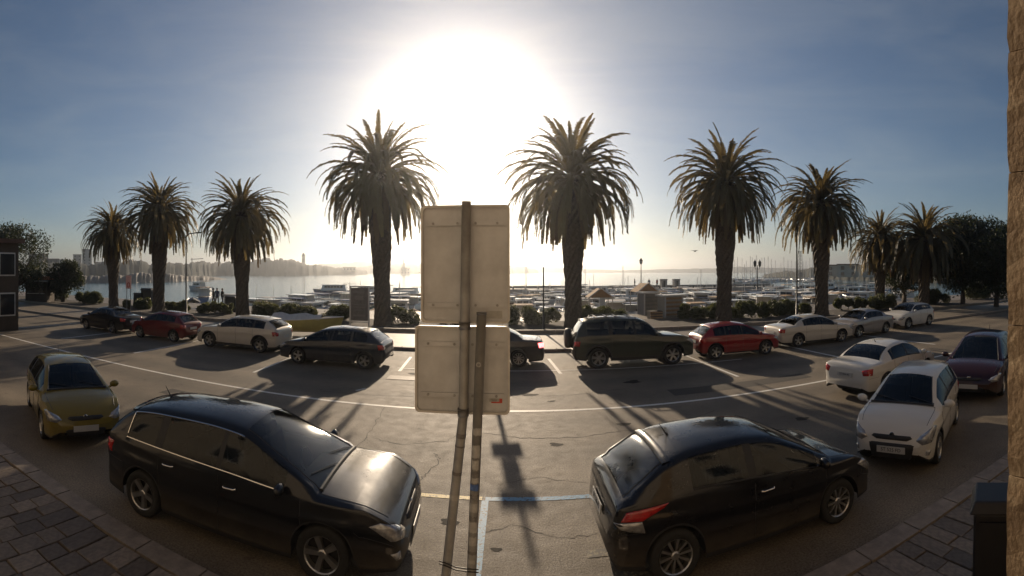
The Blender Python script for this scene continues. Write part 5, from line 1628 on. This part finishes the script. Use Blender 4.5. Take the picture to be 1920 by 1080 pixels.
# ------------------------------------------------------------------ boats
def boat_proto(kind, hull, cover):
    """meshes (name, mesh, children) for one kind of boat, bow towards +x, waterline z=0"""
    parts = []
    L_, B_, Hh = {'open': (5.0, 1.9, .62), 'cabin': (7.0, 2.5, .85), 'cuddy': (5.8, 2.2, .75), 'sail': (8.5, 2.7, .95), 'tour': (14, 4.0, 1.3), 'dinghy': (3.4, 1.5, .45)}[kind]
    n = 14; rows = 6; vs = []; fs = []
    for i in range(n + 1):
        t = i / n; x = -L_ / 2 + L_ * t
        bw = B_ / 2 * (1 - max(0, (t - .45) / .55) ** 2.3) * (1 - .10 * (1 - t))
        sheer = Hh * (1 + .30 * t ** 2.2)
        for k in range(rows + 1):
            s_ = k / rows
            q = PI / 2 * s_
            y = bw * math.sin(q) ** .6 * (1.0 if k else 0)
            z = -.25 * (1 - t * .5) + (sheer + .25) * (s_ ** 1.6)
            rake = .10 * L_ * max(0, t - .7) / .3 * s_
            vs.append((x + rake, -y, z))
        for k in range(rows - 1, -1, -1):
            a_ = vs[i * (2 * rows + 1) + k]; vs.append((a_[0], -a_[1], a_[2]))
    pr_ = 2 * rows + 1
    # reorder: row = right side from keel to gunwale, then left from gunwale down
    V2 = []
    for i in range(n + 1):
        row = vs[i * pr_:(i + 1) * pr_]
        right = row[:rows + 1]; left = row[rows + 1:]
        V2 += right[::-1] + left[::-1]
    for i in range(n):
        for k in range(pr_ - 1):
            fs.append((i * pr_ + k, i * pr_ + k + 1, (i + 1) * pr_ + k + 1, (i + 1) * pr_ + k))
    fs.append(tuple(range(pr_)))
    b = MB(); b.add(V2, fs); parts.append(('hull', b.mesh('hull', M[hull], True)))
    # deck and gunwale
    b = MB(); vs = []; fs = []
    for i in range(n + 1):
        r_ = V2[i * pr_]; l_ = V2[i * pr_ + pr_ - 1]
        vs += [(r_[0], r_[1] * .94, r_[2] - .03), (r_[0], 0, r_[2] + .03 - (.22 if i < n * .45 and kind in ('open', 'dinghy', 'cuddy') else 0)), (r_[0], -r_[1] * .94, r_[2] - .03)]
    for i in range(n): 
        for k in range(2): fs.append((3 * i + k, 3 * i + k + 1, 3 * i + 3 + k + 1, 3 * i + 3 + k)[::-1])
    b.add(vs, fs); parts.append(('deck', b.mesh('deck', M['deckm'])))
    for sgn in (1, -1):
        parts.append(('gunwale', MB().tube([(V2[i * pr_][0], sgn * V2[i * pr_][1], V2[i * pr_][2]) for i in range(n + 1)], .035 + .01 * (L_ > 6), 5).mesh('gunwale', M['gel'] if hull != 'gel' else M['gel_blue'])))
    if kind == 'open' or kind == 'dinghy':
        parts.append(('bench', MB().box((-.1 * L_, 0, Hh * .78), (.34, B_ * .82, .06)).mesh('bench', M['gel_wood']))); parts.append(('bench', MB().box((.14 * L_, 0, Hh * .85), (.3, B_ * .75, .06)).mesh('bench', M['gel_wood'])))
        b = MB(); b.box((-L_ / 2 - .1, 0, Hh * .95), (.28, .3, .45)); b.box((-L_ / 2 - .14, 0, Hh * .35), (.14, .1, .9)); parts.append(('outboard_motor', b.mesh('outboard_motor', M['black_metal'])))
        if kind == 'open':
            b = MB(); vs = []; 
            for i in range(7):
                t = i / 6; x = -L_ * .42 + L_ * .72 * t; wv = B_ / 2 * (1.0 - .25 * t)
                vs += [(x, -wv, Hh * 1.02 + .1 * t), (x, 0, Hh * 1.02 + .42 + .08 * math.sin(i * 2.1)), (x, wv, Hh * 1.02 + .1 * t)]
            b.add(vs, [(3 * i + k, 3 * i + k + 1, 3 * i + 4 + k, 3 * i + 3 + k)[::-1] for i in range(6) for k in range(2)]); parts.append(('cover', b.mesh('cover', M[cover])))
    if kind in ('cabin', 'cuddy', 'tour'):
        hc = {'cabin': 1.15, 'cuddy': .75, 'tour': 1.9}[kind]; lc = {'cabin': .42, 'cuddy': .34, 'tour': .62}[kind] * L_
        b = MB(); b.box((L_ * .06, 0, Hh + hc / 2), (lc, B_ * .72, hc), taper=.86); parts.append(('cabin', b.mesh('cabin', M['gel'])))
        nwin = 2 if kind != 'tour' else 6
        for sgn in (-1, 1):
            for k in range(nwin):
                parts.append(('cabin_window', MB().box((L_ * .06 - lc * .36 + lc * .72 * (k + .5) / nwin, sgn * B_ * .345, Hh + hc * .66), (lc * .62 / nwin, .05, hc * .34)).mesh('cabin_window', M['window'])))
        parts.append(('windshield', MB().box((L_ * .06 + lc * .46, 0, Hh + hc * .66), (.06, B_ * .5, hc * .36)).mesh('windshield', M['window'])))
        b = MB(); b.box((L_ * .06, 0, Hh + hc + .04), (lc * 1.05, B_ * .74, .09)); parts.append(('cabin_roof', b.mesh('cabin_roof', M['gel'])))
        b = MB(); 
        b.tube([(L_ * .30, B_ * .34, Hh * 1.05), (L_ * .33, B_ * .32, Hh + .7), (L_ * .52, 0, Hh * 1.25 + .6), (L_ * .33, -B_ * .32, Hh + .7), (L_ * .30, -B_ * .34, Hh * 1.05)], .022, 4)
        parts.append(('rail', b.mesh('rail', M['chrome'])))
        for sx_ in (-.42, -.18):
            for sy in (-1, 1): parts.append(('canopy_post', MB().tube([(sx_ * L_, sy * B_ * .36, Hh), (sx_ * L_, sy * B_ * .34, Hh + hc + .25)], .022, 4).mesh('canopy_post', M['chrome'])))
        b = MB(); b.box((-.30 * L_, 0, Hh + hc + .30), (.32 * L_, B_ * .78, .08), taper=.9); parts.append(('canopy', b.mesh('canopy', M[cover])))
        b = MB(); b.tube([(0, 0, Hh + hc), (0, 0, Hh + hc + 1.6)], .025, 4); parts.append(('mast', b.mesh('mast', M['white_paint'])))
    if kind == 'sail':
        b = MB(); b.box((0, 0, Hh + .25), (L_ * .36, B_ * .5, .42), taper=.75); parts.append(('cabin', b.mesh('cabin', M['gel'])))
        b = MB(); b.tube([(.06 * L_, 0, Hh), (.06 * L_, 0, 11.5)], [.12, .08], 6); parts.append(('mast', b.mesh('mast', M['white_paint'])))
        b = MB(); b.tube([(.05 * L_, 0, Hh + 1.2), (-.34 * L_, 0, Hh + 1.1)], .10, 6); parts.append(('boom', b.mesh('boom', M[cover])))
        b = MB(); b.tube([(L_ * .54, 0, Hh * 1.3), (.06 * L_, 0, 11.3), (-L_ * .5, 0, Hh)], .014, 3); parts.append(('rigging', b.mesh('rigging', M['grey_metal'])))
    return parts
HC = {'gel': 'white', 'gel_blue': 'blue', 'gel_wood': 'varnished brown', 'gel_green': 'green'}
CC = {'canvas_blue': 'blue', 'canvas_white': 'white', 'canvas_tan': 'tan', 'canvas_grey': 'grey'}
KC = {'open': 'open boat, {c} cover', 'cabin': 'cruiser, {c} canopy', 'cuddy': 'cuddy boat, {c} canopy', 'tour': 'excursion boat, {c} awning'}
PROTO = {}
def boat(kind, hull, cover, px, D, rz, where, z=-1.2, group='small boats moored in the marina', s=1.0):
    key = (kind, hull, cover)
    if key not in PROTO: PROTO[key] = boat_proto(*key)
    X, Y, _ = at(px, D)
    lb = f"{HC[hull]} {KC[kind].format(c=CC[cover])}, {where}"
    t = thing('moored_boat', lb, 'boat', (X, Y, z), rz, group)
    t.rotation_euler = (random.uniform(-.02, .02), random.uniform(-.015, .015), rz)
    t.scale = (s, s, s)
    for nm, me in PROTO[key]: link(nm, me, t)
    return t
rb = random.Random(31)
hulls = ['gel', 'gel', 'gel_blue', 'gel_wood', 'gel', 'gel_green']; covs = ['canvas_blue', 'canvas_white', 'canvas_grey', 'canvas_tan']; kinds = ['open', 'cuddy', 'cabin', 'open', 'cuddy']
def place_name(px):
    L_ = [(330, 440, 'left of the round-headed palm'), (440, 520, 'just right of the round-headed palm'), (520, 600, 'behind the small yellow boat'), (600, 655, 'left of the information board'),
          (655, 740, 'behind the information board and palm'), (740, 790, 'in the gap left of the grey signs'), (790, 950, 'hidden behind the grey signs'), (950, 1020, 'just right of the grey signs'),
          (1020, 1070, 'left of the off-road car palm'), (1070, 1140, 'right of the off-road car palm'), (1140, 1200, 'left of the gabled tan tent'), (1200, 1290, 'near the pier lamp'),
          (1290, 1350, 'left of the red hatchback palm'), (1350, 1430, 'right of the red hatchback palm'), (1430, 1500, 'left of the lattice mast'), (1500, 1560, 'behind the white saloon palm'),
          (1560, 1640, 'right of the white saloon palm'), (1640, 1800, 'below the dark palms at the right')]
    for a_, b_, n_ in L_:
        if a_ <= px < b_: return n_
    return 'far right'
used = {}
def add_boat(px, D, row, rz=None, kind=None, hull=None, cover=None, s=1.0):
    for _ in range(40):
        k = kind or rb.choice(kinds); h = hull or rb.choice(hulls); c_ = cover or rb.choice(covs)
        key = (k, h, c_, row, place_name(px))
        if key not in used or (kind and hull and cover): break
    used[key] = 1
    boat(k, h, c_, px, D, rb.uniform(-.25, .25) + (rb.choice((PI / 2, -PI / 2)) if rz is None else rz), f'{row[:-1]} {place_name(px)}', s=s)
# nearest row along the quay
for px in list(range(960, 1425, 24)) + list(range(1430, 1700, 24)):
    add_boat(px + rb.uniform(-5, 5), 42.5 + rb.uniform(-.6, .8), 'nearest row,', s=rb.uniform(.85, 1.1))
for px in list(range(962, 1400, 25)) + list(range(1408, 1660, 25)):
    add_boat(px + rb.uniform(-6, 6), 51 + rb.uniform(-1.2, 1.2), 'second row,', s=rb.uniform(.85, 1.15))
for px in list(range(960, 1420, 24)) + list(range(1430, 1640, 24)):
    add_boat(px + rb.uniform(-6, 6), 61 + rb.uniform(-1.5, 1.5), 'third row,', s=rb.uniform(.9, 1.2))
for px in list(range(958, 1190, 26)) + list(range(1210, 1640, 26)):
    add_boat(px + rb.uniform(-6, 6), 74 + rb.uniform(-2, 2), 'fourth row,', rz=rb.choice((0, PI)), s=rb.uniform(.9, 1.2))
for px in (748, 768, 726, 700, 640, 610, 588, 566, 545):
    add_boat(px, 43.5 + rb.uniform(-.6, .9), 'nearest row,')
for px in (700, 675, 655, 630): add_boat(px, 55 + rb.uniform(-2, 2), 'second row,')
for px in (512, 480): add_boat(px, 46, 'second row,', rz=PI, kind='cuddy')
for px in (750, 776, 735, 715): add_boat(px, 56 + rb.uniform(-1, 1), 'second row,')
add_boat(570, 48, 'second row,', rz=PI, kind='cabin', hull='gel', cover='canvas_blue')
add_boat(632, 88, 'well out,', rz=PI, kind='tour', hull='gel_blue', cover='canvas_grey', s=.62)
add_boat(700, 84, 'well out,', rz=PI, kind='tour', hull='gel_wood', cover='canvas_grey', s=.6)
add_boat(765, 82, 'well out,', rz=PI, kind='tour', hull='gel_wood', cover='canvas_tan', s=.55)
add_boat(375, 88, 'alone on open water', rz=PI, kind='cabin', hull='gel', cover='canvas_tan')
add_boat(362, 50, 'nearest row,', rz=PI / 2 + .5, kind='open', hull='gel_blue', cover='canvas_grey')
add_boat(385, 58, 'second row,', rz=PI / 2 + .5, kind='cabin', hull='gel_blue', cover='canvas_tan')
# yachts with masts in the far marina at the right
for k in range(26):
    px = 1372 + k * 7.0 + rb.uniform(-2, 2); D = rb.uniform(150, 190)
    X, Y, _ = at(px, D)
    key = ('sail', 'gel', 'canvas_blue')
    if key not in PROTO: PROTO[key] = boat_proto(*key)
    side_ = 'left of' if px < 1420 else ('right of' if px < 1494 else 'beyond the palm, right of')
    t = thing('sailing_yacht', 'white sailing yacht with a bare mast in the dense row of the distant marina', 'sailing yacht', (X, Y, -1.2), rb.uniform(-.5, .5) + PI / 2, 'sailing yachts in the distant marina')
    s_ = rb.uniform(.75, 1.05); t.scale = (s_, s_, s_)
    for nm, me in PROTO[key]: link(nm, me, t)
# nearer yachts whose masts rise over the marina
for k, (px, D) in enumerate(((985, 66), (1098, 78), (1168, 66), (1316, 72), (1398, 80), (1447, 66), (1472, 84), (1522, 70), (1574, 78), (1612, 66))):
    X, Y, _ = at(px, D)
    t = thing('moored_yacht', f'white yacht with bare mast, {place_name(px)}' + (', farther' if k in (6, 8) else ''), 'sailing yacht', (X, Y, -1.2), rb.uniform(-.4, .4) + PI / 2, 'yachts among the small boats')
    s_ = rb.uniform(.42, .55); t.scale = (s_, s_, s_)
    for nm, me in PROTO[('sail', 'gel', 'canvas_blue')]: link(nm, me, t)
# small yellow boat on the pavement edge left of the dark saloon
X, Y, _ = at(566, 22.6)
t = thing('beached_boat', 'small cream and yellow boat standing on the far pavement between crossover and dark saloon', 'boat', (X, Y, .45), R(6))
M['gel_yellow'] = mat('yellow_hull', (.38, .33, .10), .4, noise=.15, nscale=3, coat=.4)
pp = boat_proto('open', 'gel_yellow', 'canvas_white')
for nm, me in pp: link(nm, me, t, scale=(.78, .8, .8))
for sx_ in (-1.1, 1.0):
    b = MB(); b.box((sx_, 0, -.24), (.16, 1.1, .28)); b.build('cradle', M['bark'], t)

# ------------------------------------------------------------------ distant buildings, chimney, crane
def far_block(px, D, w_, h_, label, mw='wall_grey', zb=0, d_=None, name='apartment_building', floors=None, group='town buildings far behind the left shore'):
    X, Y, _ = at(px, D); t = thing(name, label, 'building', (X, Y, zb), -az(px), group); d_ = d_ or w_ * .7
    b = MB(); b.box((0, 0, h_ / 2), (w_, d_, h_)); b.build('wall', M[mw], t)
    b = MB(); b.box((0, 0, h_ + .3), (w_ + .6, d_ + .6, .6)); b.build('roof', M['wall_grey'] if h_ > 18 else M['tile'], t)
    fl = floors or max(1, int(h_ / 3.2)); nx = max(2, int(w_ / 4))
    me = None
    for f in range(fl):
        for k in range(nx):
            if me is None:
                q = MB(); q.box((0, 0, 0), (1.5, .3, 1.5)); me = q.mesh('window', M['window'])
            link('window', me, t, (-w_ / 2 + w_ * (k + .5) / nx, -d_ / 2 - .05, h_ * (f + .55) / fl))
far_block(145, 300, 9, 21, 'dark apartment tower left of its taller twin above the left shore')
far_block(163, 300, 10, 26, 'tallest dark apartment tower above the left shore')
far_block(118, 300, 11, 16, 'pale low apartment block left of the two towers', 'wall_cream')
far_block(96, 230, 14, 14, 'brown apartment block at the far left above the kiosk', 'wall_brown')
far_block(72, 200, 16, 17, 'broad brown block behind the trees at the left edge', 'wall_brown')
far_block(186, 360, 12, 14, 'grey block just right of the tallest tower')
for k, (px, D, w_, h_) in enumerate(((655, 560, 16, 9), (760, 580, 12, 8), (1590, 150, 9, 5), (1640, 140, 10, 6), (1565, 170, 8, 5), (1690, 130, 10, 6.5))):
    lb = ['low pale house on the middle headland, left of the palm', 'low pale house on the middle headland, right of the palm', 'small cream house on the right shore, left of the smaller palm',
          'cream house on the right shore behind the smaller palm', 'tiny cream house on the right shore by the lattice mast palm', 'cream house on the right shore behind the dark bushy palm'][k]
    far_block(px, D, w_, h_, lb, 'wall_cream', zb=-1 if D > 400 else 1.0, name='house', floors=2, group='houses on the far shores')
X, Y, _ = at(569, 520)
t = thing('lighthouse', 'slim dark lighthouse tower at the tip of the left headland', 'lighthouse', (X, Y, 2))
hh = zat(569, 474, 520) - 2
b = MB(); b.tube([(0, 0, 0), (0, 0, hh * .82)], [2.6, 1.9], 12); b.build('tower', M['wall_grey'], t, True)
b = MB(); b.lathe([(2.6, hh * .82), (2.6, hh * .86), (1.6, hh * .86), (1.6, hh * .94), (.1, hh)], 12); b.build('lantern_room', M['black_metal'], t)
X, Y, _ = at(757, 540)
t = thing('beacon', 'tiny dark beacon on the middle headland right of the tall palm', 'beacon', (X, Y, 2))
hh = zat(757, 482, 540) - 2
b = MB(); b.tube([(0, 0, 0), (0, 0, hh * .5), (0, 0, hh)], [2.6, 1.4, .4], 8); b.build('tower', M['wall_grey'], t)
X, Y, _ = at(360, 250)
t = thing('crane', 'thin harbour crane with a long level jib on the left shore', 'crane', (X, Y, 0), R(-25))
zc_ = zat(360, 486, 250)
b = MB(); b.tube([(0, 0, 0), (0, 0, zc_ + .8)], .35, 4); b.build('tower', M['grey_metal'], t)
b = MB(); b.tube([(-2, 0, zc_), (17, 0, zc_)], .22, 4); b.build('jib', M['grey_metal'], t)

# gull
X, Y, _ = at(1303, 60)
t = thing('gull', 'single gull gliding above the pier, left of the palm behind the red hatchback', 'bird', (X, Y, zat(1303, 471, 60)), R(20))
b = MB(); b.ball((0, 0, 0), (.24, .08, .08), 10, 6); b.ball((.22, 0, .04), (.07, .05, .05), 8, 5); b.build('body', M['bird'], t, True)
for sgn in (-1, 1):
    b = MB(); b.add([(.10, 0, .03), (-.10, 0, .03), (-.12, sgn * .35, .14), (.08, sgn * .35, .15), (-.16, sgn * .72, .06), (-.06, sgn * .72, .06)], [(0, 1, 2, 3), (3, 2, 4, 5)])
    o = b.build('wing', M['bird'], t); so_ = o.modifiers.new('solid', 'SOLIDIFY'); so_.thickness = .015

# ------------------------------------------------------------------ people on the quay and pier (small in the picture)
def person(px, D, zb, top, pants, label, rz, step=.12, group='people standing on the quay'):
    X, Y, _ = at(px, D)
    V = [(0, 0, .95), (0, 0, 1.2), (0, 0, 1.42), (0, 0, 1.53), (0, 0, 1.66),
         (.0, .10, .92), (step, .11, .50), (step * .6, .11, .06), (step + .12, .11, .03),
         (.0, -.10, .92), (-step * .5, -.11, .50), (-step, -.11, .06), (-step + .12, -.11, .03),
         (0, .19, 1.40), (-.03, .24, 1.12), (.08, .23, .88), (0, -.19, 1.40), (.03, -.24, 1.12), (.12, -.22, .90)]
    Eg = [(0, 1), (1, 2), (2, 3), (3, 4), (0, 5), (5, 6), (6, 7), (7, 8), (0, 9), (9, 10), (10, 11), (11, 12), (2, 13), (13, 14), (14, 15), (2, 16), (16, 17), (17, 18)]
    Rd = [.15, .14, .16, .06, .105, .10, .07, .05, .045, .10, .07, .05, .045, .07, .05, .035, .07, .05, .035]
    me = bpy.data.meshes.new('person'); me.from_pydata(V, Eg, []); me.materials.append(top); me.materials.append(pants); me.materials.append(M['skin'])
    o = bpy.data.objects.new('person', me); COL.objects.link(o)
    sk = o.modifiers.new('skin', 'SKIN'); me.skin_vertices.new() if not me.skin_vertices else None
    for i, r_ in enumerate(Rd): me.skin_vertices[0].data[i].radius = (r_, r_)
    me.skin_vertices[0].data[0].use_root = True
    ss = o.modifiers.new('sub', 'SUBSURF'); ss.levels = 1; ss.render_levels = 1
    dg = bpy.context.evaluated_depsgraph_get()
    m2 = bpy.data.meshes.new_from_object(o.evaluated_get(dg)); bpy.data.objects.remove(o)
    m2.name = 'person'
    m2.materials.clear()
    for q in (top, pants, M['skin']): m2.materials.append(q)
    for p in m2.polygons:
        z_ = p.center.z; y_ = abs(p.center.y)
        p.material_index = 2 if z_ > 1.50 or (y_ > .17 and z_ < .93) else (1 if z_ < .95 else 0)
        p.use_smooth = True
    o = link('person', m2, None, (X, Y, zb), (0, 0, rz))
    h = MB(); h.ball((-.012, 0, 1.70), (.115, .10, .10), 10, 6); h.build('hair', M['ink'], o, True)
    tag(o, label, 'person', group)
    return o
person(400, 37, .12, M['cloth_dark'], M['cloth_dark'], 'person in dark clothes, leftmost of the trio at the quay edge', .3)
person(407, 37.4, .12, M['cloth_blue'], M['cloth_dark'], 'person in a blue top in the middle of the trio at the quay edge', 2.4)
person(417, 37, .12, M['cloth_dark'], M['cloth_blue'], 'person in dark top and blue trousers, rightmost of the trio at the quay edge', 1.2)
person(1190, 87, .3, M['cloth_dark'], M['cloth_dark'], 'person in dark clothes on the pier left of the single lamp', 0, group='people on the pier')
person(1217, 87, .3, M['cloth_blue'], M['cloth_dark'], 'person in a blue top on the pier just right of the single lamp', 1, group='people on the pier')
person(1232, 87.3, .3, M['cloth_red'], M['cloth_dark'], 'person in a red top on the pier beside the left hut', 2, group='people on the pier')
person(1376, 86, .3, M['cloth_dark'], M['cloth_blue'], 'person walking on the pier right of the palm trunk', .1, .2, group='people on the pier')

# ------------------------------------------------------------------ haze in the air
hz = MB(); hz.box((0, 1900, 40.5), (8400, 4600, 86))
m = bpy.data.materials.new('haze'); m.use_nodes = True
tn = m.node_tree; tn.nodes.clear()
o_ = tn.nodes.new('ShaderNodeOutputMaterial'); pv = tn.nodes.new('ShaderNodeVolumePrincipled')
pv.inputs['Color'].default_value = (.86, .90, .95, 1); pv.inputs['Density'].default_value = 0.0006; pv.inputs['Anisotropy'].default_value = 0.80
tn.links.new(pv.outputs[0], o_.inputs['Volume'])
hzo = hz.build('haze', m); hzo['kind'] = 'stuff'
